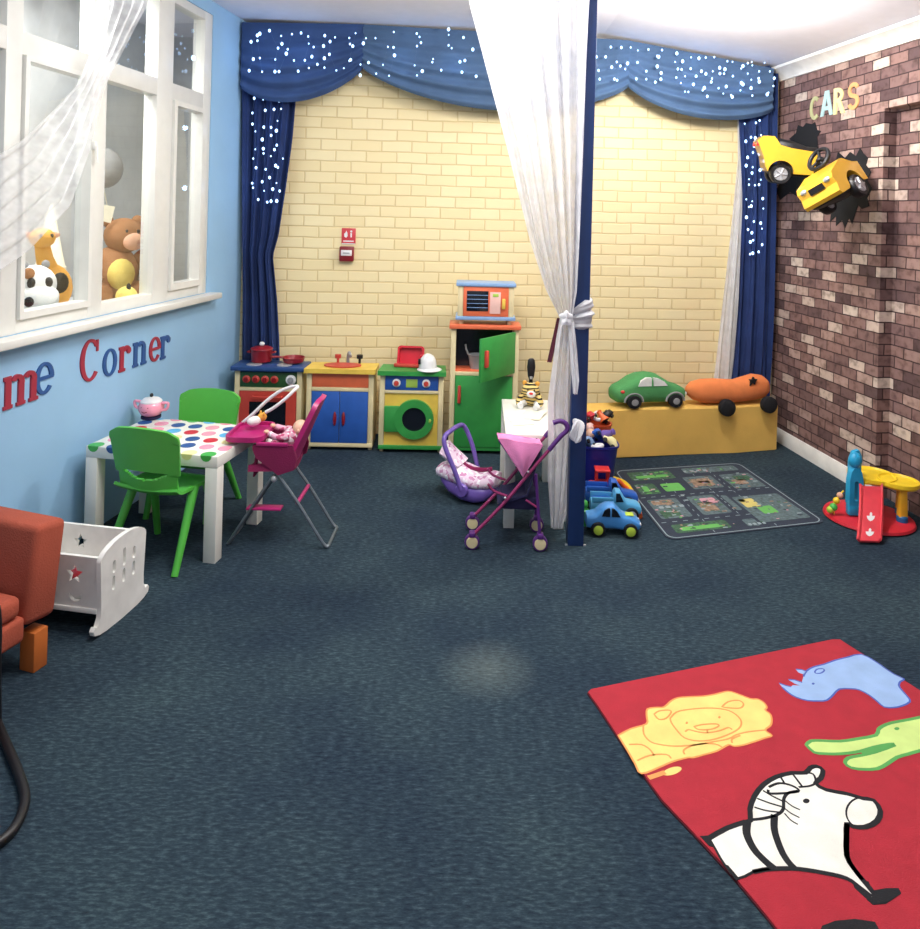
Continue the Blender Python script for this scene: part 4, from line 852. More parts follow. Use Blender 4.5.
# pram
p = FL(506, 551); pm = thing('doll_pushchair', 'doll pushchair with pink hood and purple frame', 'doll pushchair', (p.x, p.y + .10, 0), R(0)); P0 = pm.location.copy()
def L_(x, y, dy): q_ = AY(x, y, 3.135 + dy); return q_ - P0
near, far = 0.0, 0.19
for dy in (near, far):
    MB().tube(spline([L_(474, 534, 0) + Vector((0, dy, 0)), L_(505, 502, 0) + Vector((0, dy, 0)), L_(535, 466, 0) + Vector((0, dy, 0)), L_(552, 447, 0) + Vector((0, dy, 0))], 5), .0075, 8).build('main_tube', 'berry', pm)
    MB().tube(spline([L_(549, 450, 0), L_(560, 437, 0), L_(567, 430, 0), L_(566, 424, 0), L_(560, 421, 0), L_(553, 423, 0)], 6) if dy == near else [q_ + Vector((0, dy, 0)) for q_ in spline([L_(549, 450, 0), L_(560, 437, 0), L_(567, 430, 0), L_(566, 424, 0), L_(560, 421, 0), L_(553, 423, 0)], 6)], .011, 10).build('handle', 'deeppurple', pm)
    MB().tube([L_(536, 474, 0) + Vector((0, dy, 0)), L_(538, 505, 0) + Vector((0, dy, 0)), L_(540, 538, 0) + Vector((0, dy, 0))], .0075, 8).build('rear_tube', 'deeppurple', pm)
    MB().tube(spline([L_(488, 484, 0) + Vector((0, dy, 0)), L_(494, 491, 0) + Vector((0, dy, 0)), L_(507, 496, 0) + Vector((0, dy, 0))], 4), .006, 8).build('arm_rest', 'berry', pm)
    MB().tube([L_(499, 440, 0) + Vector((0, dy, -.04 if dy else 0)), L_(524, 476, 0) + Vector((0, dy, 0))], .0055, 8).build('hood_rib', 'deeppurple', pm)
    for (wx, wy) in ((472, 541), (540, 544)):
        c = L_(wx, wy, 0) + Vector((0, dy, 0)); c.z = .034; bt, bh = MB(), MB()
        Mx = Matrix.Translation(c) @ Matrix.Rotation(R(90), 4, 'X')
        bt.lathe([(.026, -.014), (.033, -.012), (.034, 0), (.033, .012), (.026, .014)], 22, Mx); wo = bt.build('wheel', 'deeppurple', pm)
        bh.lathe([(.001, -.017), (.024, -.016), (.027, -.013), (.027, .013), (.024, .016), (.001, .017)], 22, Mx); bh.build('hub', 'cream', wo)
        MB().box(c.x - .014, c.x + .014, c.y - .02, c.y + .02, c.z + .022, c.z + .045, .006).build('fork', 'deeppurple', pm)
def hood(u, v):                                          # v from front lip to pivot, u across
    a = L_(498, 437, 0); b_ = L_(542, 444, 0); c = L_(523, 476, 0); y = far*u
    return a
A_, B_, C_ = L_(498, 438, 0), L_(543, 445, 0), L_(523, 477, 0)
b = MB()
for dy, sg in ((near - .006, 1), (far + .006, -1)):
    b.sheet(lambda u, v, dy=dy: C_.lerp(A_.lerp(B_, u), v) + Vector((0, dy, -.038*v if sg < 0 else 0)) + Vector((0, -sg*(.015*math.sin(math.pi*u)*math.sin(math.pi*v) + .004*math.sin(u*12 + v*3)*v*(1 - v)*3), 0)), 16, 16, .003)
b.sheet(lambda u, v: A_.lerp(B_, u) + Vector((0, near - .006 + (far + .012 - near)*v, .004*math.sin(math.pi*v) - .038*v + .004*math.sin(u*9 + v*5))), 10, 8, .003); b.build('hood', 'pinkfab', pm)
s0, s1, s2 = L_(498, 506, 0), L_(528, 496, 0), L_(541, 452, 0)
MB().sheet(lambda u, v: (s0.lerp(s1, v*2) if v < .5 else s1.lerp(s2, v*2 - 1)) + Vector((0, far*u, -.01*math.sin(math.pi*u))), 8, 16, .008).build('seat', 'navycl', pm)
b = MB(); q0, q1 = L_(497, 500, 0), L_(538, 512, 0); b.box(q0.x + .02, q1.x, q0.y + .012, q0.y + far - .012, q1.z, q1.z + .055, .012); b.build('basket', 'navycl', pm)
for (x, y) in ((505, 497), (528, 471)): MB().ell(L_(x, y, 0) + Vector((0, -.01, 0)), .006, 8).build('rivet', 'silver', pm)
MB().tube([L_(526, 500, 0), L_(538, 508, 0)], .005, 8).build('brace', 'berry', pm)

# ================================================================== WHITE SIDE TABLE AND WHAT IS ON IT
t = thing('side_table', 'small white side table standing behind the doll pushchair', 'table', (.296, 3.67, 0), R(0)); SW, SD = .29, .64
MB().box(-SW/2, SW/2, -SD/2, SD/2, .40, .45, .003).build('table_top', 'lack', t)
for sx in (-1, 1):
    for sy in (-1, 1): MB().box(sx*SW/2 - (.05 if sx > 0 else 0), sx*SW/2 + (0 if sx > 0 else .05), sy*SD/2 - (.05 if sy > 0 else 0), sy*SD/2 + (0 if sy > 0 else .05), 0, .40, .002).build('leg', 'lack', t)
p = FL(531, 406, .45); t = thing('plush_tiger', 'striped plush tiger sitting on the white side table', 'plush tiger', (p.x, p.y, .4505), R(-15), None, .8)
MB().ell((0, .01, .055), (.075, .055, .055), 20).build('body', 'tiger', t)
hd = MB().ell((.0, -.03, .115), (.062, .05, .050), 20).build('head', 'tiger', t)
MB().ell((.012, -.072, .10), (.032, .02, .024), 14).build('muzzle', 'whiteplush', hd); MB().ell((.015, -.092, .108), (.014, .008, .009), 10).build('nose', 'toyred', hd)
for s_ in (-1, 1):
    MB().ell((s_*.044, -.02, .16), (.017, .010, .018), 10).build('ear', 'amberplush', hd); MB().ell((.012 + s_*.022, -.075, .126), (.006, .005, .007), 8).build('eye', 'black', hd)
    MB().tube(spline([(s_*.05, -.02, .075), (s_*.075, -.06, .04), (s_*.06, -.09, .017)], 5), [.022]*6 + [.018]*5, 10).build('arm', 'tiger', t)
    MB().tube(spline([(s_*.04, -.01, .03), (s_*.065, -.07, .022), (s_*.05, -.11, .02)], 5), [.026]*6 + [.02]*5, 10).build('leg', 'whiteplush', t)
for i, (x, y, rz, lab) in enumerate(((520, 421, 12, 'sheet of cream paper lying near the front of the white side table'), (533, 416, -20, 'sheet of cream paper lying askew before the plush tiger'))):
    p = FL(x, y, .45); o = MB().sheet(lambda u, v: (-.055 + .11*u, -.075 + .15*v, .002 + .0025*i + .007*abs(math.sin(u*4 + i)*math.sin(v*3))), 12, 12, .0008).build('paper_sheet', 'paper'); o.location = (p.x, p.y, .4505); o.rotation_euler = (0, 0, R(rz)); tag(o, lab, 'paper', 'papers on the side table')
p = FL(531, 380, .45); p.y = 3.965; p = AY(531, 376, 3.965); t = thing('hair_brush', 'black hair brush standing upright behind the plush tiger', 'hair brush', (p.x, 3.965, .4505))
MB().lathe([(.03, 0), (.03, .012), (.012, .016), (.010, .02)], 16).build('stand', 'black', t)
MB().hull([(.02, -.009, .009, .010), (.08, -.011, .011, .013), (.12, -.009, .009, .010), (.14, -.012, .012, .018), (.19, -.014, .014, .024), (.23, -.012, .012, .02), (.24, -.006, .006, .01)], 16, 2.4, Matrix(((0, 1, 0, 0), (0, 0, 1, 0), (1, 0, 0, 0), (0, 0, 0, 1)))).build('handle', 'black', t)
MB().box(-.008, .008, -.016, -.010, .125, .14, .002).build('collar', 'silver', t)

# ================================================================== BENCH AND PLUSH CARS
A0, B0 = Vector((.66, 4.315, 0)), Vector((1.985, 4.60, 0)); e = (B0 - A0); bl = e.length; brz = math.atan2(e.y, e.x)
t = thing('box_bench', 'long low box bench draped in mustard yellow cloth under the right swag', 'bench', A0, brz); BH = .302
t['label'] = 'long low box bench draped in mustard yellow cloth along the back wall'
b = MB()
def cover(u, v):
    z = BH*v*1.0 if v < .55 else BH; 
    return (u*bl, 0, 0)
b.box(0.005, bl - .005, .006, .16, 0, BH - .004); b.build('bench_box', 'yellowwood', t)
def cv(u, v):
    x = u*bl
    if v < .6: k = v/.6; return (x, -.006 + .006*math.sin(x*9 + 1)*(1 - k) + .002*math.sin(x*23), .004 + .004*math.sin(x*5) + (BH - .004)*k)
    k = (v - .6)/.4; return (x, .0 + .165*k, BH + .003*math.sin(math.pi*min(1, k*1.2)) )
b = MB(); b.sheet(cv, 80, 24, .004); b.build('cloth_cover', 'yellowcl', t)
bench = t; bench_m = Matrix.Translation(A0) @ Matrix.Rotation(brz, 4, 'Z')
def bench_pt(x, y): return bench_m @ Vector((x, y, BH + .006))
def bx(px_): # local x along bench front for a photo column
    a, _ = ab(px_, 400); s_ = (A0.x - a*A0.y)/(a*e.y - e.x); return s_*bl
xa, xb = bx(612), bx(686); q = bench_pt((xa + xb)/2 + .026, .085)
t = thing('plush_car', 'green plush toy car with white windows on the mustard bench', 'plush car', q, brz); L2 = (xb - xa)/2
sec = [(-1, .07, .10, .02), (-.97, .045, .125, .055), (-.88, .03, .145, .078), (-.70, .025, .165, .088), (-.50, .022, .205, .09), (-.30, .022, .228, .088), (-.05, .022, .235, .086), (.2, .022, .222, .086), (.42, .022, .185, .088), (.6, .025, .155, .088), (.8, .03, .14, .08), (.93, .045, .12, .06), (1, .07, .095, .02)]
b = MB(); b.hull([(x*L2, a, z, w) for x, a, z, w in sec], 24, 3.0); b.build('body', 'greenplush', t)
for pts in ([(-.42, .155), (-.34, .195), (-.20, .213), (-.06, .213), (-.06, .155)], [(.0, .155), (.0, .213), (.14, .206), (.28, .186), (.38, .155)]):
    MB().prism([(x*L2, z) for x, z in pts], -.0895, .0895, (), XZ).build('window', 'whiteplush', t)
for x in (-.52, .60):
    b = MB(); b.tube([(x*L2 + .062*math.cos(R(a)), -.086, .042 + .062*math.sin(R(a))) for a in range(0, 181, 15)], .007, 8); b.build('wheel_arch', 'greyplush', t)
    for s_ in (-1, 1):
        wo = MB(); Mx = Matrix.Translation((x*L2, s_*.085, .045)) @ Matrix.Rotation(R(90), 4, 'X'); wo.lathe([(.03, -.02), (.045, -.016), (.047, 0), (.045, .016), (.03, .02)], 22, Mx); wo = wo.build('wheel', 'blackplush', t)
        MB().lathe([(.001, -.023), (.022, -.022), (.025, -.018), (.025, .018), (.022, .022), (.001, .023)], 18, Mx).build('hub', 'greyplush', wo)
t.scale = (1, 1, .88); MB().ell((-.80*L2, -.074, .115), (.016, .012, .013), 10).build('tail_light', 'toyred', t); MB().ell((.93*L2, -.05, .085), (.014, .014, .016), 10).build('headlight', 'whiteplush', t)
xa, xb = bx(689), bx(771); q = bench_pt((xa + xb)/2 + .012, .06)
t = thing('plush_car', 'orange plush toy car with black wheels drooping over the bench edge', 'plush car', q, brz); L2 = (xb - xa)/2; t.rotation_euler = (0, R(-2), brz)
sec = [(-1, .085, .105, .012), (-.95, .062, .125, .035), (-.84, .035, .15, .056), (-.62, .012, .162, .07), (-.3, .004, .16, .078), (0, .004, .15, .08), (.2, .004, .145, .078), (.4, .006, .158, .078), (.65, .01, .175, .075), (.85, .02, .165, .068), (.96, .045, .14, .05), (1, .07, .11, .02)]
b = MB(); b.hull([(x*L2, a, z, w) for x, a, z, w in sec], 24, 2.5); b.build('body', 'orangeplush', t)
for x in (-.22, .80):
    Mx = Matrix.Translation((x*L2, -.105, -.002)) @ Matrix.Rotation(R(90), 4, 'X'); MB().lathe([(.001, -.026), (.04, -.026), (.052, -.018), (.054, 0), (.052, .018), (.04, .026), (.001, .026)], 24, Mx).build('wheel', 'blackplush', t)
b = MB(); b.prism([(.40*L2, .12), (.44*L2, .145), (.40*L2, .16), (.47*L2, .158), (.50*L2, .175), (.52*L2, .158), (.58*L2, .16), (.54*L2, .145), (.52*L2, .125), (.47*L2, .138)], .062, .082, (), XZ); b.build('badge', 'blackplush', t)

# ================================================================== BUCKETS OF TOYS
def bucket(name, label, px_, py_, Y, top_z, r0, r1, m, sq=2.2):
    a, _ = ab(px_, py_); t = thing(name, label, 'toy bucket', (a*Y, Y, 0))
    def ringp(r, z, k=24): return [(r*math.copysign(abs(math.cos(q))**(2/sq), math.cos(q)), r*.85*math.copysign(abs(math.sin(q))**(2/sq), math.sin(q)), z) for q in [2*math.pi*i/k for i in range(k)]]
    lv = [ringp(r0, 0), ringp(r0*1.02, .01), ringp(r1, top_z), ringp(r1*1.07, top_z + .004), ringp(r1*1.07, top_z + .014), ringp(r1*.95, top_z + .012), ringp(r1*.93, top_z - .05), ringp(r0*.9, .02)]
    b = MB(); K = 24; vs = [p for l in lv for p in l]; fs = [(i*K + j, i*K + (j + 1) % K, (i + 1)*K + (j + 1) % K, (i + 1)*K + j) for i in range(len(lv) - 1) for j in range(K)] + [tuple(range(K)), tuple((len(lv) - 1)*K + j for j in range(K))]
    b.add(vs, fs); b.build('tub', m, t); return t
nb = bucket('toy_bucket', 'navy blue bucket full of small toys beside the post', 596, 470, 3.90, .235, .085, .112, 'bucketnavy', 3.2)
ob = bucket('toy_bucket', 'orange bucket full of toys behind the navy bucket', 598, 430, 4.10, .285, .062, .075, 'bucketorange', 2.2)
def toy_block(label, loc, m, shape, rz=0):
    if shape == 'ball':
        t = MB().ell((0, 0, 0), .026, 14).build('toy_ball', m); t.location = loc; tag(t, label, 'toy ball', 'toys in the buckets'); return t
    if shape == 'cone': t = MB().lathe([(.032, 0), (.028, .012), (.014, .05), (.018, .062), (.001, .072)], 16).build('skittle', m); cat = 'toy skittle'
    elif shape == 'ring': t = MB().tube([(.026*math.cos(q), .026*math.sin(q), 0) for q in [2*math.pi*i/20 for i in range(20)]], .011, 10, closed=True).build('toy_ring', m); cat = 'toy ring'
    elif shape == 'mini':
        t = thing('toy_racer', label, 'toy car', loc, rz, 'toys in the buckets'); MB().hull([(-.045, .012, .03, .015), (-.035, .008, .04, .022), (-.01, .008, .055, .022), (.015, .008, .052, .022), (.03, .008, .034, .022), (.048, .012, .026, .016)], 14, 3).build('body', m, t)
        for x in (-.026, .028):
            for y in (-.022, .022): MB().lathe([(.012, -.005), (.012, .005)], 12, Matrix.Translation((x, y, .012)) @ Matrix.Rotation(R(90), 4, 'X')).build('wheel', 'black', t)
        t.rotation_euler = (R(30), R(-35), rz); return t
    t.location = loc; t.rotation_euler = (R(random.uniform(-60, 60)), R(random.uniform(-60, 60)), rz); return tag(t, label, cat, 'toys in the buckets')
n0, o0 = nb.location, ob.location
for (dx_, dy_, dz_, m_, sh, lab) in ((-.055, -.045, .238, 'skywood', 'mini', 'pale blue toy racer poking from the navy bucket'), (-.005, -.055, .242, 'toywhite', 'ring', 'white toy ring at the front of the navy bucket'), (.055, -.04, .243, 'lyellow', 'mini', 'cream yellow toy racer at the edge of the navy bucket'), (.01, .02, .262, 'toydeep', 'mini', 'deep blue toy racer on top of the navy bucket'), (.05, .03, .275, 'purple', 'cone', 'purple toy skittle standing up in the navy bucket'), (-.03, .03, .285, 'skin', 'ball', 'peach coloured ball on top of the navy bucket'), (-.055, .035, .27, 'maroon', 'ring', 'maroon toy ring at the back of the navy bucket')):
    toy_block(lab, n0 + Vector((dx_, dy_, dz_)), m_, sh, random.uniform(0, 6))
for (dx_, dy_, dz_, m_, sh, lab) in ((-.035, -.02, .315, 'redplastic', 'mini', 'red toy racer on top of the orange bucket'), (.0, .0, .335, 'toywhite', 'ring', 'white toy ring on top of the orange bucket'), (.035, -.02, .315, 'toyorange', 'cone', 'orange toy skittle in the orange bucket'), (.05, .02, .318, 'black', 'mini', 'black toy racer at the edge of the orange bucket'), (-.055, -.045, .282, 'pinkpaper', 'ball', 'cream ball at the rim of the orange bucket')):
    toy_block(lab, o0 + Vector((dx_, dy_, dz_)), m_, sh, random.uniform(0, 6))

# ================================================================== TOY VEHICLES BY THE POST
def toy_car(label, loc, rz, Ln, Ht, Wd, body, wheelm, kind='car', hubm=None):
    t = thing('toy_car' if kind == 'car' else 'toy_truck', label, 'toy car' if kind == 'car' else 'toy truck', loc, rz, 'toy vehicles lined up by the post'); h = Ln/2; r = Ht*.24; g = r*.7
    if kind == 'car':
        sec = [(-1, .34, .5, .5), (-.96, .22, .62, .85), (-.7, .2, .68, .96), (-.62, .2, .70, .97), (-.45, .2, .88, .92), (-.25, .2, 1, .86), (.02, .2, 1, .86), (.22, .2, .82, .92), (.36, .2, .68, .97), (.7, .2, .62, .95), (.92, .22, .5, .85), (1, .3, .42, .6)]
        win = [(-.44, .66), (-.34, .86), (-.2, .93), (-.14, .93), (-.14, .66)], [(-.08, .66), (-.08, .93), (.0, .93), (.12, .84), (.24, .66)]
    else:
        sec = [(-1, .26, .58, .9), (-.98, .22, .62, .95), (-.3, .22, .62, .95), (-.12, .22, .64, .95), (-.10, .22, .9, .9), (-.04, .22, 1, .86), (.16, .22, .98, .86), (.36, .22, .7, .93), (.42, .22, .64, .96), (.85, .22, .58, .93), (.97, .24, .5, .85), (1, .3, .42, .6)]
        win = ([(-.02, .64), (-.02, .92), (.14, .92), (.28, .66)],)
    MB().hull([(x*h, a*Ht, z*Ht, w*Wd/2) for x, a, z, w in sec], 20, 4).build('body', body, t)
    for w_ in win: MB().prism([(x*h, z*Ht) for x, z in w_], -Wd*.462, Wd*.462, (), XZ).build('window', 'darkglass', t)
    if kind != 'car':
        MB().box(-.92*h, -.2*h, -Wd*.4, Wd*.4, .615*Ht, .63*Ht).build('load_bed', 'toydeep', t)
        for s_ in (-1, 1): MB().box(-.97*h, -.12*h, s_*Wd*.44 - .004, s_*Wd*.44 + .004, .6*Ht, .78*Ht, .002).build('bed_rail', body, t)
    for x in (-.56, .6):
        for s_ in (-1, 1):
            Mx = Matrix.Translation((x*h, s_*Wd*.47, r)) @ Matrix.Rotation(R(90), 4, 'X')
            wo = MB().lathe([(r*.7, -.016), (r*.95, -.014), (r, -.008), (r, .008), (r*.95, .014), (r*.7, .016)], 22, Mx).build('wheel', 'black', t)
            MB().lathe([(.001, -.019), (r*.55, -.018), (r*.72, -.015), (r*.72, .015), (r*.55, .018), (.001, .019)], 20, Mx).build('hub', wheelm, wo)
    if kind == 'car':
        MB().box(.93*h, 1.0*h, -Wd*.36, -Wd*.18, .38*Ht, .45*Ht, .003).build('headlight', 'toywhite', t); MB().box(.93*h, 1.0*h, Wd*.18, Wd*.36, .38*Ht, .45*Ht, .003).build('headlight', 'toywhite', t)
        MB().box(.45*h, .75*h, -Wd*.2, Wd*.2, .645*Ht, .665*Ht, .003).build('bonnet_sticker', 'limewheel', t)
    return t
p = FL(613, 537); toy_car('blue toy car with lime green wheels, foremost in the row by the post', (p.x + .005, 3.335, 0), R(-3), .26, .14, .10, 'toyblue', 'limewheel')
p = FL(612, 511); toy_car('sky blue toy pickup truck just behind the lime-wheeled car', (p.x - .0, 3.50, 0), R(-3), .25, .145, .085, 'toysky', 'silver', 'truck')
p = FL(606, 496); toy_car('deep blue toy truck behind the sky blue pickup', (p.x + .0, 3.625, 0), R(-3), .27, .15, .08, 'toydeep', 'silver', 'truck')
# red toy loader
p = FL(597, 484); t = thing('toy_loader', 'red toy loader between the navy bucket and the toy trucks', 'toy loader', (p.x - .01, 3.735, 0), R(-3), 'toy vehicles lined up by the post')
MB().box(-.07, .09, -.04, .04, .035, .085, .012).build('body', 'toyred', t); b = MB(); b.box(-.035, .035, -.035, .035, .085, .092, .003); b.build('cab_floor', 'toyred', t)
b = MB(); [b.box(x - .005, x + .005, y - .005, y + .005, .09, .15) for x in (-.03, .03) for y in (-.03, .03)]; b.box(-.04, .04, -.04, .04, .15, .162, .004); b.build('cab', 'toyred', t)
MB().tube([(.05, 0, .08), (.09, 0, .10), (.13, 0, .06)], .011, 8).build('loader_arm', 'toyorange', t)
MB().box(.115, .15, -.045, .045, .02, .06, .01).build('scoop', 'toyorange', t)
for x in (-.045, .06):
    for s_ in (-1, 1): MB().lathe([(.001, -.013), (.024, -.013), (.03, -.006), (.03, .006), (.024, .013), (.001, .013)], 18, Matrix.Translation((x, s_*.046, .03)) @ Matrix.Rotation(R(90), 4, 'X')).build('wheel', 'black', t)
# yellow-orange curved track piece at the front of the row
t = thing('track_piece', 'curved orange and yellow toy track edge beside the toy trucks', 'toy track', (0, 0, 0))
pp = [FL(x, y, .03) for x, y in ((609, 476), (621, 480), (629, 489), (634, 501), (637, 513))]; sp = spline(pp, 6)
b = MB(); b.tube([(q_.x + .012, q_.y, .016) for q_ in sp[:15]], .016, 8); b.build('yellow_section', 'toyyellow', t)
b = MB(); b.tube([(q_.x + .012, q_.y, .016) for q_ in sp[14:]], .016, 8); b.build('orange_section', 'toyorange', t)
p = FL(592, 522); 
t = thing('toy_figure', 'small green toy poking out behind the blue car', 'toy', (.545, 3.42, 0)); MB().lathe([(.028, 0), (.03, .02), (.026, .07), (.012, .08)], 16).build('body', 'toygreen', t); MB().ell((0, 0, .096), (.021, .021, .022), 14).build('head', 'toygreen', t)
p = FL(565, 523); o = MB().lathe([(.02, 0), (.024, .06), (.026, .062), (.021, .062), (.017, .004), (.001, .004)], 18).build('toy_cup', 'toywhite'); o.location = (p.x - .012, p.y + .03, 0); tag(o, 'small white toy cup on the carpet behind the post', 'toy cup')

# ================================================================== ROAD MAT
c4 = [FL(668, 541), FL(827, 523), FL(739, 463), FL(613, 471)]
def QM(u, v): p = c4[0].lerp(c4[1], u).lerp(c4[3].lerp(c4[2], u), v); return (p.x, p.y)
b = MB()
def qpoly(pts, z0, z1, cur): b.cur = cur; b.prism([QM(*p) for p in pts], z0, z1)
qpoly(rounded(0, 1, 0, 1, .06, 6), 0.0005, .004, 0)
b.cur = 4
b.prism([QM(*p) for p in rounded(.012, .988, .012, .988, .055, 6)], .004, .0044, [[QM(*p) for p in rounded(.019, .981, .018, .982, .05, 6)]])
for (u0, u1, v0, v1, m_) in ((.08, .42, .06, .16, 2), (.52, .60, .05, .14, 1), (.62, .95, .08, .44, 1), (.06, .26, .24, .50, 1), (.33, .52, .24, .50, 1), (.06, .20, .58, .74, 2), (.24, .38, .60, .72, 3), (.44, .66, .60, .80, 1), (.08, .40, .80, .94, 2), (.50, .92, .86, .95, 1), (.72, .95, .56, .80, 1), (.56, .60, .26, .48, 1)):
    qpoly(rounded(u0, u1, v0, v1, .015, 3), .004, .0046, m_)
for (u0, u1, v0, v1, m_) in ((.36, .46, .28, .40, 5), (.40, .50, .38, .46, 6), (.47, .62, .64, .76, 5), (.52, .60, .68, .72, 7), (.64, .74, .28, .40, 7), (.70, .80, .18, .28, 3), (.64, .68, .36, .40, 6), (.76, .86, .62, .70, 5), (.80, .92, .68, .76, 2), (.08, .22, .42, .48, 5), (.08, .20, .26, .34, 2), (.10, .14, .62, .70, 3), (.12, .36, .83, .87, 3), (.12, .36, .08, .12, 3)):
    qpoly(rounded(u0, u1, v0, v1, .012, 3), .0046, .0051, m_)
for k in range(4): qpoly(rounded(.10 + .045*k, .13 + .045*k, .37, .40, .006, 3), .0046, .0052, 4); qpoly(rounded(.53 + .03*k, .55 + .03*k, .01 + .05, .085, .006, 3), .0046, .0052, 4); qpoly(rounded(.50 + .05*k, .53 + .05*k, .88, .91, .006, 3), .0046, .0052, 4)
for k in range(14):
    qpoly(rect(.04 + .068*k, .07 + .068*k, .194, .199), .004, .0045, 4); qpoly(rect(.04 + .068*k, .07 + .068*k, .535, .54), .004, .0045, 4)
    qpoly(rect(.294, .298, .03 + .068*k, .055 + .068*k), .004, .0045, 4); qpoly(rect(.685, .689, .03 + .068*k, .055 + .068*k), .004, .0045, 4); qpoly(rect(.545, .549, .22 + .05*k if .22 + .05*k < .9 else .9, .245 + .05*k if .245 + .05*k < .92 else .92), .004, .0045, 4)
rnd = random.Random(5)
for (u0, u1, v0, v1) in ((.08, .42, .06, .16), (.62, .95, .08, .44), (.06, .26, .24, .50), (.33, .52, .24, .50), (.06, .20, .58, .74), (.44, .66, .60, .80), (.08, .40, .80, .94), (.50, .92, .86, .95), (.72, .95, .56, .80), (.03, .97, .03, .97)):
    for k in range(22):
        cu, cv_ = rnd.uniform(u0, u1 - .03), rnd.uniform(v0, v1 - .02); wu, wv = rnd.uniform(.008, .035), rnd.uniform(.006, .018); qpoly(rect(cu, cu + wu, cv_, cv_ + wv), .0051, .0054 + .00001*k, rnd.choice([1, 2, 2, 3, 4, 4, 5, 0, 0, 6]))
o = b.build('road_play_mat', ['matbase', 'matgrey', 'matgreen', 'matlime', 'matwhite', 'matbrown', 'matpink', 'matyellow']); tag(o, 'dark play mat printed with a town road map on the carpet', 'play mat')

# ================================================================== ACTIVITY TABLE
t = thing('activity_table', 'red based baby activity centre with yellow top and slide by brick wall', 'activity centre', (2.015, 3.56, 0)); 
MB().lathe([(.001, .0), (.20, 0), (.212, .008), (.207, .020), (.19, .026), (.001, .026)], 40, None, 1, .95).build('base', 'baseRed', t)
lobes = [(.045, .06, .115), (.135, -.02, .095)]
b = MB()
for i, (x, y, r) in enumerate(lobes): b.lathe([(.001, .185 - .001*i), (r*.9, .185 - .001*i), (r, .195), (r, .212 + .001*i), (r*.93, .214 + .001*i), (r*.88, .206 + .001*i), (.001, .206 + .001*i)], 36, Matrix.Translation((x, y, 0)))
b.box(-.04, .09, -.035, .06, .186, .205, .006); b.build('table_top', 'actyellow', t, 30)
for (x, y) in ((.125, -.075), (.175, .02), (.02, .12)):
    lg = MB().hull([(.05, -.018, .018, .022), (.19, -.014, .014, .018)], 16, 5, Matrix.Translation((x, y, 0)) @ Matrix(((0, 1, 0, 0), (0, 0, 1, 0), (1, 0, 0, 0), (0, 0, 0, 1)))).build('leg', 'actamber', t)
    MB().lathe([(.026, .024), (.026, .05), (.02, .056), (.001, .056)], 18, Matrix.Translation((x, y, 0))).build('foot_cup', 'actblue', lg)
b = MB(); b.prism([(-.035, 0), (.035, 0), (.034, .12), (.026, .165), (.012, .185), (-.012, .185), (-.026, .165), (-.034, .12)], -.02, .02, [rounded(-.010, .010, .02, .12, .009)], Matrix.Translation((-.085, -.02, .085)) @ XZ); b.box(-.12, -.05, -.04, .0, .03, .09, .008); b.build('tower', 'cyan', t, 30)
b = MB(); b.ell((-.085, -.02, .305), (.033, .03, .040), 18); b.build('tower_head', 'cyan', t)
b = MB(); b.prism([(-.025, 0), (.03, 0), (.035, .18), (.02, .21), (-.01, .20), (-.025, .15)], -.012, .012, (), Matrix.Translation((-.06, .04, .13)) @ XZ); b.box(-.08, -.035, .028, .052, .026, .14, .004); b.build('tower_wing', 'cyan', t, 30)
def sl(u, v):
    x = -.085 + .12*u - .13*v**1.1; y = -.06 - .225*v; z = .165*(1 - v)**1.25 + .012 ; z += .010*math.exp(-((v)/.08)**2)
    z += .014*(max(0, abs(2*u - 1) - .78)/.22)
    return (x, y, z)
s_o = MB().sheet(sl, 18, 24, .010).build('slide', 'slidered', t)
def on_slide(du, dv, cu, cv_): p = Vector(sl(cu + du, cv_ + dv)); p.z += .0135; return p
for cv_ in (.52, .82):
    b = MB(); sh = [(0, -.07), (.05, -.05), (.05, .0), (.17, .0), (.14, .05), (.07, .085), (0, .10), (-.07, .085), (-.14, .05), (-.17, .0), (-.05, .0), (-.05, -.05)]
    vs = [on_slide(x, y, .5, cv_) for x, y in sh]; b.add(vs, [tuple(range(len(vs)))]); b.build('printed_mark', 'toywhite', s_o)
b = MB(); b.tube(spline([(-.185, -.02, .03), (-.19, -.02, .075), (-.165, -.02, .12), (-.14, -.02, .15)], 5), .004, 8); bw_ = b.build('bead_wire', 'toyyellow', t)
for (x, z, m_, r) in ((-.19, .065, 'toygreen', .020), (-.175, .098, 'toyyellow', .017), (-.158, .126, 'peach', .015), (-.205, .052, 'limewheel', .018)): MB().ell((x, -.02, z), r, 12).build('bead', m_, bw_)

# ================================================================== ANIMAL RUG
RA, RB = FL(590, 694), FL(838, 641); dl = (FL(770, 921) - RA).normalized(); dr2 = (dl*.75 + (FL(920, 684) - RB).normalized()*.25).normalized()
RC, RD = RB + dr2*1.35, RA + dl*1.35
t = thing('animal_rug', 'red rug with cartoon lion, rhino, crocodile and zebra', 'rug', (0, 0, 0))
edge = [FL(x, y) for x, y in ((591, 692), (588, 695), (598, 709), (617, 738), (639, 771), (662, 803), (700, 843), (734, 880), (768, 921), (800, 962))]; RC = RB + dr2*1.35; RD = edge[-1] + dl*.85
outl = [FL(596, 691), *edge, RD, RC, FL(846, 646), FL(840, 642), FL(832, 642)]
b = MB(); b.prism([(p.x, p.y) for p in outl], .0005, .0095); b.cur = 1
ctr = sum(outl, Vector((0, 0, 0)))/len(outl); b.prism([((p.x - ctr.x)*1.008 + ctr.x, (p.y - ctr.y)*1.008 + ctr.y) for p in outl], .0003, .0045); b.build('rug_base', ['rugred', 'rugedge'], t)
ZR = .0096
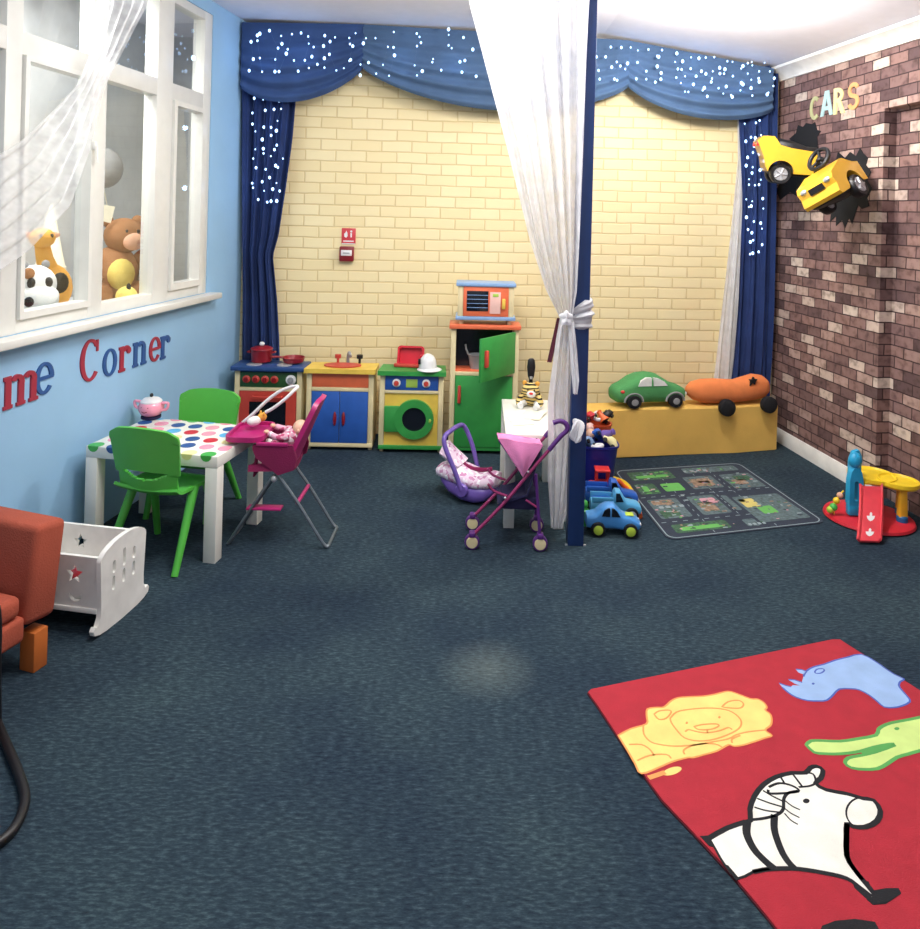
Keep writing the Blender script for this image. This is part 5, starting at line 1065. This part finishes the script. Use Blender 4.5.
def W(z, k, pts): return [(FL(z[0] + x/k, z[1] + y/k, ZR).x, FL(z[0] + x/k, z[1] + y/k, ZR).y) for x, y in pts]
def stroke(b, pts, w, z0=.0, dz=.0006, closed=False):
    P = [Vector((p[0], p[1])) for p in pts]; n = len(P); A, B = [], []
    for i in range(n):
        a = P[(i - 1) % n] if (closed or i) else P[i]; c = P[(i + 1) % n] if (closed or i < n - 1) else P[i]
        d_ = (c - a); d_ = d_.normalized() if d_.length else Vector((1, 0)); nn = Vector((-d_.y, d_.x)); ww = w if not callable(w) else w(i/(n - 1))
        A.append(P[i] + nn*ww/2); B.append(P[i] - nn*ww/2)
    z = ZR + z0 + dz; vs = [(p.x, p.y, z) for p in A + B]
    fs = [(i, (i + 1) % n, n + (i + 1) % n, n + i) for i in range(n if closed else n - 1)]; b.add(vs, fs)
def sm(pts, closed=False, k=4):
    v3 = [(p[0], p[1], 0) for p in pts]
    if closed: v3 = v3 + v3[:1]
    r = [(p.x, p.y) for p in spline(v3, k)]; return r[:-1] if closed else r
Z1, K1 = (600, 670), 4.842
lion = W(Z1, K1, [(88, 318), (150, 285), (225, 262), (226, 225), (230, 190), (275, 182), (310, 180), (345, 150), (380, 135), (440, 130), (500, 128), (560, 118), (620, 104), (670, 118), (730, 140), (765, 142), (795, 160), (808, 182), (800, 195), (825, 215), (832, 245), (825, 270), (800, 292), (832, 318), (800, 330), (740, 350), (690, 365), (650, 370), (625, 362), (590, 380), (560, 395), (500, 412), (450, 425), (425, 425), (350, 445), (280, 475), (200, 502), (170, 455), (130, 385)])
b = MB(); b.prism(sm(lion, True, 3), ZR, ZR + .0006); b.prism(W(Z1, K1, [(350 + 45*math.cos(q) - 8*math.sin(q), 490 + 20*math.sin(q) - 8*math.cos(q)) for q in [2*math.pi*i/16 for i in range(16)]]), ZR, ZR + .0006)
b.cur = 1; lw = .007
stroke(b, sm(lion, True, 3), lw*.8, .0001, closed=True); stroke(b, W(Z1, K1, [(235, 523), (275, 510), (315, 496)]), .014, .0001)
for pl, cl in (([(340, 235), (370, 205), (430, 192), (520, 185), (590, 190), (640, 205), (680, 240), (680, 275), (640, 305), (560, 335), (480, 345), (410, 330), (370, 290), (345, 255)], True), ([(262, 215), (285, 200), (330, 195), (345, 205), (320, 235), (285, 240)], True), ([(590, 180), (620, 155), (670, 148), (695, 165), (680, 185), (630, 185)], True), ([(210, 270), (212, 310), (240, 345), (280, 360), (360, 370), (450, 365), (540, 350), (620, 335), (660, 315), (720, 300), (800, 292)], False), ([(140, 362), (200, 362), (240, 385), (262, 415)], False), ([(180, 440), (240, 415), (320, 410), (345, 430)], False), ([(410, 410), (405, 390), (440, 370), (500, 358), (560, 360), (590, 375)], False), ([(640, 355), (640, 335), (680, 318)], False), ([(455, 275), (500, 265), (560, 262), (575, 272), (540, 288), (480, 290)], True), ([(520, 290), (520, 308)], False), ([(412, 300), (430, 290), (470, 300), (520, 305), (580, 295), (620, 280), (640, 290)], False)):
    stroke(b, sm(W(Z1, K1, pl), cl, 3), lw*.75, .0002, closed=cl)
for x, y in ((420, 257), (578, 230)): b.prism(W(Z1, K1, circ(x, y, 6, 8)), ZR, ZR + .001)
b.build('lion_motif', ['ryellow', 'rorange'], t)
Z2, K2 = (770, 640), 6.133
rhino = W(Z2, K2, [(75, 290), (110, 322), (160, 352), (230, 372), (300, 375), (350, 370), (390, 335), (425, 302), (500, 300), (550, 308), (610, 340), (660, 380), (700, 412), (760, 415), (810, 405), (858, 380), (845, 350), (810, 310), (790, 280), (800, 255), (822, 240), (760, 210), (700, 170), (650, 135), (560, 88), (480, 105), (400, 125), (330, 150), (270, 165), (225, 190), (205, 225), (195, 262), (185, 280), (140, 278), (125, 290)])
b = MB(); b.prism(sm(rhino, True, 2), ZR, ZR + .0006)
horns = [W(Z2, K2, [(55, 265), (95, 280), (130, 288), (80, 296)]), W(Z2, K2, [(112, 243), (150, 246), (198, 262), (190, 282), (150, 268)]), W(Z2, K2, [(158, 180), (195, 183), (222, 193), (208, 212), (175, 200)])]
for h_ in horns: b.prism(h_, ZR, ZR + .0007)
b.cur = 1; stroke(b, sm(rhino[:-4], False, 2), .006, .0001)
for h_ in horns: stroke(b, h_[:3], .005, .0002)
stroke(b, sm(W(Z2, K2, [(275, 195), (290, 180), (325, 178), (332, 190), (310, 205), (280, 205)]), True), .005, .0002, closed=True); b.prism(W(Z2, K2, circ(265, 269, 9, 10, 6)), ZR, ZR + .001); b.build('rhino_motif', ['rblue', 'rblueline'], t)
croc = W(Z2, K2, [(222, 645), (250, 620), (320, 618), (430, 622), (550, 605), (650, 585), (665, 550), (690, 530), (740, 510), (820, 495), (920, 475), (1010, 452), (1090, 440), (1090, 660), (1010, 665), (920, 680), (850, 700), (780, 720), (720, 760), (660, 790), (580, 795), (500, 785), (460, 755), (480, 725), (540, 712), (640, 690), (765, 645), (735, 640), (640, 658), (560, 682), (480, 695), (400, 700), (330, 698), (270, 690)])
b = MB(); b.prism(sm(croc, True, 2), ZR, ZR + .0006); b.cur = 1; stroke(b, sm(croc, True, 2), .010, .0001, closed=True)
b.prism(W(Z2, K2, [(560, 690), (640, 660), (735, 642), (765, 645), (640, 692), (580, 710)]), ZR, ZR + .0009); b.prism(W(Z2, K2, circ(778, 545, 16, 10, 9)), ZR, ZR + .001); b.build('crocodile_motif', ['rgreen', 'rgreenline'], t)
Z3, K3 = (680, 760), 3.833
zeb = W(Z3, K3, [(112, 300), (180, 262), (245, 240), (270, 232), (268, 190), (285, 140), (320, 95), (370, 65), (430, 50), (480, 50), (500, 30), (525, 25), (548, 40), (540, 70), (520, 90), (560, 115), (640, 130), (700, 148), (742, 155), (768, 195), (755, 235), (710, 258), (660, 255), (640, 245), (638, 300), (640, 370), (665, 415), (700, 460), (745, 515), (735, 525), (690, 490), (640, 455), (560, 435), (450, 418), (350, 418), (280, 430), (220, 455), (170, 400), (140, 350)])
b = MB(); b.prism(sm(zeb, True, 2), ZR, ZR + .0006); b.cur = 1
zs = sm(zeb, True, 2); stroke(b, zs[:58] , .013, .0001); stroke(b, sm(zeb[23:28], False, 3), .012, .0001); stroke(b, sm(zeb[29:36], False, 3), .011, .0001); stroke(b, zs[-10:] + zs[:1], .006, .0001)
b.prism(W(Z3, K3, [(700, 470), (722, 465), (745, 513), (735, 525), (790, 498), (838, 492), (848, 512), (805, 540), (790, 552), (740, 556), (712, 530), (668, 490), (660, 465), (735, 524), (745, 515)]), ZR, ZR + .0005)
b.prism(W(Z3, K3, [(745, 500), (790, 492), (838, 492), (848, 512), (805, 542), (740, 556), (715, 535), (735, 528)]), ZR, ZR + .0008)
b.prism(W(Z3, K3, [(76, 292), (112, 290), (130, 335), (112, 330)]), ZR, ZR + .0008); b.prism(W(Z3, K3, [(165, 400), (185, 405), (230, 458), (215, 462)]), ZR, ZR + .0008)
for pl, w_ in (([(258, 235), (256, 285), (285, 345), (330, 392), (362, 418)], .019), ([(362, 212), (362, 270), (385, 340), (410, 385), (438, 416)], .017)): stroke(b, sm(W(Z3, K3, pl)), w_, .0003)
for pl, w_ in (([(278, 230), (320, 225), (370, 212), (395, 190), (398, 150), (415, 128), (452, 120)], .008), ([(340, 105), (380, 90), (430, 100), (452, 122), (350, 130), (338, 115)], .007), ([(285, 182), (330, 195), (385, 202)], .005), ([(295, 148), (340, 165), (390, 180)], .005), ([(318, 118), (355, 140), (392, 158)], .005), ([(385, 65), (400, 90)], .006), ([(430, 52), (455, 85), (470, 105)], .006), ([(455, 105), (500, 100), (520, 85), (510, 55), (480, 50)], .006), ([(400, 155), (430, 178), (460, 192)], .004), ([(395, 182), (425, 205), (458, 222)], .004), ([(400, 205), (425, 232), (452, 248)], .004)): stroke(b, sm(W(Z3, K3, pl)), w_, .0003)
stroke(b, W(Z3, K3, [(697 + 60*math.cos(R(a)), 203 + 58*math.sin(R(a))) for a in range(100, 285, 12)]), .0045, .0003); b.prism(W(Z3, K3, circ(484, 158, 13, 12, 9)), ZR, ZR + .001)
b.build('zebra_motif', ['rwhite', 'rblack'], t)
b = MB(); b.prism(W((0, 0), 1, [(822, 926), (835, 921), (855, 919), (875, 922), (885, 940), (850, 960), (815, 945)]), ZR, ZR + .0006); b.build('dark_motif', 'rblack', t)

# ================================================================== SOFT TOYS BEHIND THE WINDOW
def behind(x, y, off): s, z = LW.hit(x, y, off); return LW.pt(s, off, z)
lwz = math.atan2(LW.n.y, LW.n.x) + R(90) - R(35)          # faces the room and a little towards the camera
LZ = WZ0 - .009
def toy_at(name, label, cat, x, y, off, group='soft toys behind the window', sc=1.3):
    p = behind(x, y, off); return thing(name, label, cat, (p.x, p.y, LZ), lwz, group, sc)
t = toy_at('plush_cow', 'white plush cow with black ear looking through the window', 'plush cow', 32, 300, -.23, sc=1.4)
MB().ell((0, .03, .06), (.085, .07, .07), 18).build('body', 'whiteplush', t)
hd = MB().ell((0, -.02, .115), (.062, .058, .062), 18).build('head', 'whiteplush', t)
MB().ell((0, -.062, .082), (.058, .038, .036), 16).build('muzzle', 'whiteplush', hd)
for s_ in (-1, 1):
    MB().ell((s_*.076, -.01, .115), (.026, .016, .034), 12).build('ear', 'blackplush', hd); MB().ell((s_*.024, -.071, .125), (.012, .009, .017), 10).build('eye', 'black', hd)
    MB().ell((s_*.03, -.02, .178), (.012, .012, .014), 10).build('horn', 'greyplush', hd)
MB().ell((-.03, -.068, .155), (.017, .008, .018), 10).build('patch', 'brownplush', hd); MB().ell((-.035, -.092, .07), (.014, .01, .016), 10).build('nostril', 'blackplush', hd)
t = toy_at('plush_giraffe', 'amber plush giraffe behind the plush cow', 'plush giraffe', 50, 285, -.32)
MB().ell((0, 0, .09), (.075, .06, .09), 16).build('body', 'amberplush', t); MB().tube([(0, 0, .14), (-.02, 0, .20), (-.03, 0, .255)], [.035, .028, .024], 12).build('neck', 'amberplush', t)
hd = MB().ell((-.035, -.02, .275), (.042, .05, .036), 14).build('head', 'amberplush', t)
for s_ in (-1, 1): MB().ell((-.035 + s_*.045, 0, .285), (.02, .008, .012), 8).build('ear', 'peach', hd); MB().ell((-.035 + s_*.018, -.062, .285), (.006, .005, .008), 8).build('eye', 'black', hd)
t = toy_at('party_hat', 'tall cream cone hat behind the amber giraffe', 'cone hat', 50, 265, -.46)
MB().lathe([(.001, .40), (.012, .37), (.05, .16), (.055, .155), (.055, .0), (.05, .0)], 20).build('cone', 'paper', t)
t = toy_at('plush_bear', 'brown plush bear sitting behind the middle window pane', 'plush bear', 114, 285, -.34, sc=1.22)
MB().ell((0, 0, .12), (.105, .09, .125), 18).build('body', 'brownplush', t)
hd = MB().ell((.03, -.02, .29), (.085, .075, .08), 18).build('head', 'brownplush', t); MB().ell((.045, -.085, .265), (.046, .03, .04), 14).build('muzzle', 'peach', hd)
for s_ in (-1, 1):
    MB().ell((.03 + s_*.066, -.0, .355), (.028, .016, .028), 12).build('ear', 'brownplush', hd); MB().ell((.04 + s_*.025, -.085, .31), (.009, .007, .010), 8).build('eye', 'black', hd)
    MB().tube(spline([(s_*.085, -.01, .20), (s_*.13, -.05, .14), (s_*.10, -.09, .09)], 5), [.036]*6 + [.03]*5, 10).build('arm', 'brownplush', t)
    MB().tube(spline([(s_*.06, -.02, .045), (s_*.10, -.10, .04), (s_*.09, -.15, .045)], 5), [.045]*6 + [.036]*5, 10).build('leg', 'brownplush', t)
MB().ell((.0, -.075, .12), (.06, .035, .07), 12).build('belly', 'yellowplush', t)
p = behind(127, 279, -.12); t = thing('yellow_ball', 'pale yellow soft ball against the window in front of the bear', 'soft ball', (p.x, p.y, LZ + .052), 0)
MB().ell((0, 0, 0), .052, 18).build('ball', 'yellowplush', t); MB().ell((.02, -.02, .05), (.012, .008, .02), 8).build('loop', 'blackplush', t)
p = behind(104, 168, -.50); t = thing('grey_balloon', 'round grey balloon above the plush bear', 'balloon', (p.x, p.y, LZ))
MB().ell((0, 0, p.z - LZ), (.10, .10, .115), 18).build('balloon', 'greyplush', t); MB().tube([(0, 0, p.z - LZ - .11), (.01, .06, (p.z - LZ)*.6), (0, .16, .0)], .003, 6).build('string', 'paper', t)
p = behind(101, 212, -.34); o = MB().prism([(-.06, -.03), (.05, -.06), (.07, .03), (-.045, .05)], -.002, .002, (), XZ).build('paper_card', 'paper'); o.location = p; o.rotation_euler = (0, 0, lwz); tag(o, 'cream card hanging beside the grey balloon', 'card')

# ================================================================== LIGHT, CAMERA, WORLD
cz = zc(1.18); t = thing('ceiling_light', 'round white ceiling light shining near the swags', 'ceiling light', (1.12, 3.52, zc(1.12) - .085))
MB().lathe([(.17, .085), (.175, .05), (.165, .045), (.165, .085)], 32).build('rim', 'white', t)
MB().lathe([(.001, .0), (.08, .008), (.14, .028), (.165, .055), (.165, .07)], 32).build('diffuser', 'lampglow', t)
def area(name, loc, size, e_, c=(1, .97, .92), rot=(0, 0, 0), sy=None):
    l = bpy.data.lights.new(name, 'AREA'); l.energy = e_; l.color = c; l.shape = 'RECTANGLE'; l.size = size; l.size_y = sy or size
    o = bpy.data.objects.new(name, l); COL.objects.link(o); o.location = loc; o.rotation_euler = rot; return o
def point(name, loc, e_, c, r=.05):
    l = bpy.data.lights.new(name, 'POINT'); l.energy = e_; l.color = c; l.shadow_soft_size = r
    o = bpy.data.objects.new(name, l); COL.objects.link(o); o.location = loc; return o
point('lamp_glow', (1.12, 3.52, zc(1.12) - .2), 80, (1, .97, .93), .14)
area('room_fill', (-.2, 2.5, 2.70), .9, 36, (1, .97, .92))  # added fill for the room, unseen and without a fixture
area('room_fill', (.1, .6, 2.70), .9, 22, (1, .97, .94))  # second added fill, unseen, over the near floor
point('ceiling_fill', (-.2, 2.3, 2.45), 32, (1, .97, .93), .2)  # added point light that brightens the ceiling, no bulb hangs here
area('next_room_fill', LW.pt(1.6, -.45, 2.6), .5, 26, (1, 1, .97), sy=.5)  # unseen light added to brighten the space beyond the window
for x, y in ((262, 60), (300, 50), (268, 130), (265, 190), (400, 58), (455, 64), (630, 66), (690, 78), (745, 86), (752, 150), (752, 230)):
    s_, z = bwp(x, y, .2); point('fairy_glow', BW.pt(s_, .25, z), .26, (.35, .6, 1.0), .015)
wd = bpy.data.worlds.new('room_light'); SC.world = wd; wd.use_nodes = True
bg = wd.node_tree.nodes['Background']; bg.inputs[0].default_value = (.80, .86, 1, 1); bg.inputs[1].default_value = .55
cam = bpy.data.cameras.new('camera'); co = bpy.data.objects.new('camera', cam); COL.objects.link(co); SC.camera = co
cam.sensor_fit = 'HORIZONTAL'; cam.sensor_width = 36; cam.lens = F/920*36
cam.shift_x = (460 - PX)/920; cam.shift_y = -(464.5 - PY)/920
cam.clip_start = .05; co.matrix_world = Matrix.Translation((0, 0, H)) @ Matrix.Rotation(R(90), 4, 'X') @ Matrix.Rotation(RHO, 4, 'Z')
SC.view_settings.view_transform = 'Standard'; SC.view_settings.look = 'None'; SC.view_settings.exposure = 0.0; SC.view_settings.gamma = 1.0
SC.cycles.max_bounces = 8; SC.cycles.transparent_max_bounces = 16; SC.cycles.use_denoising = True
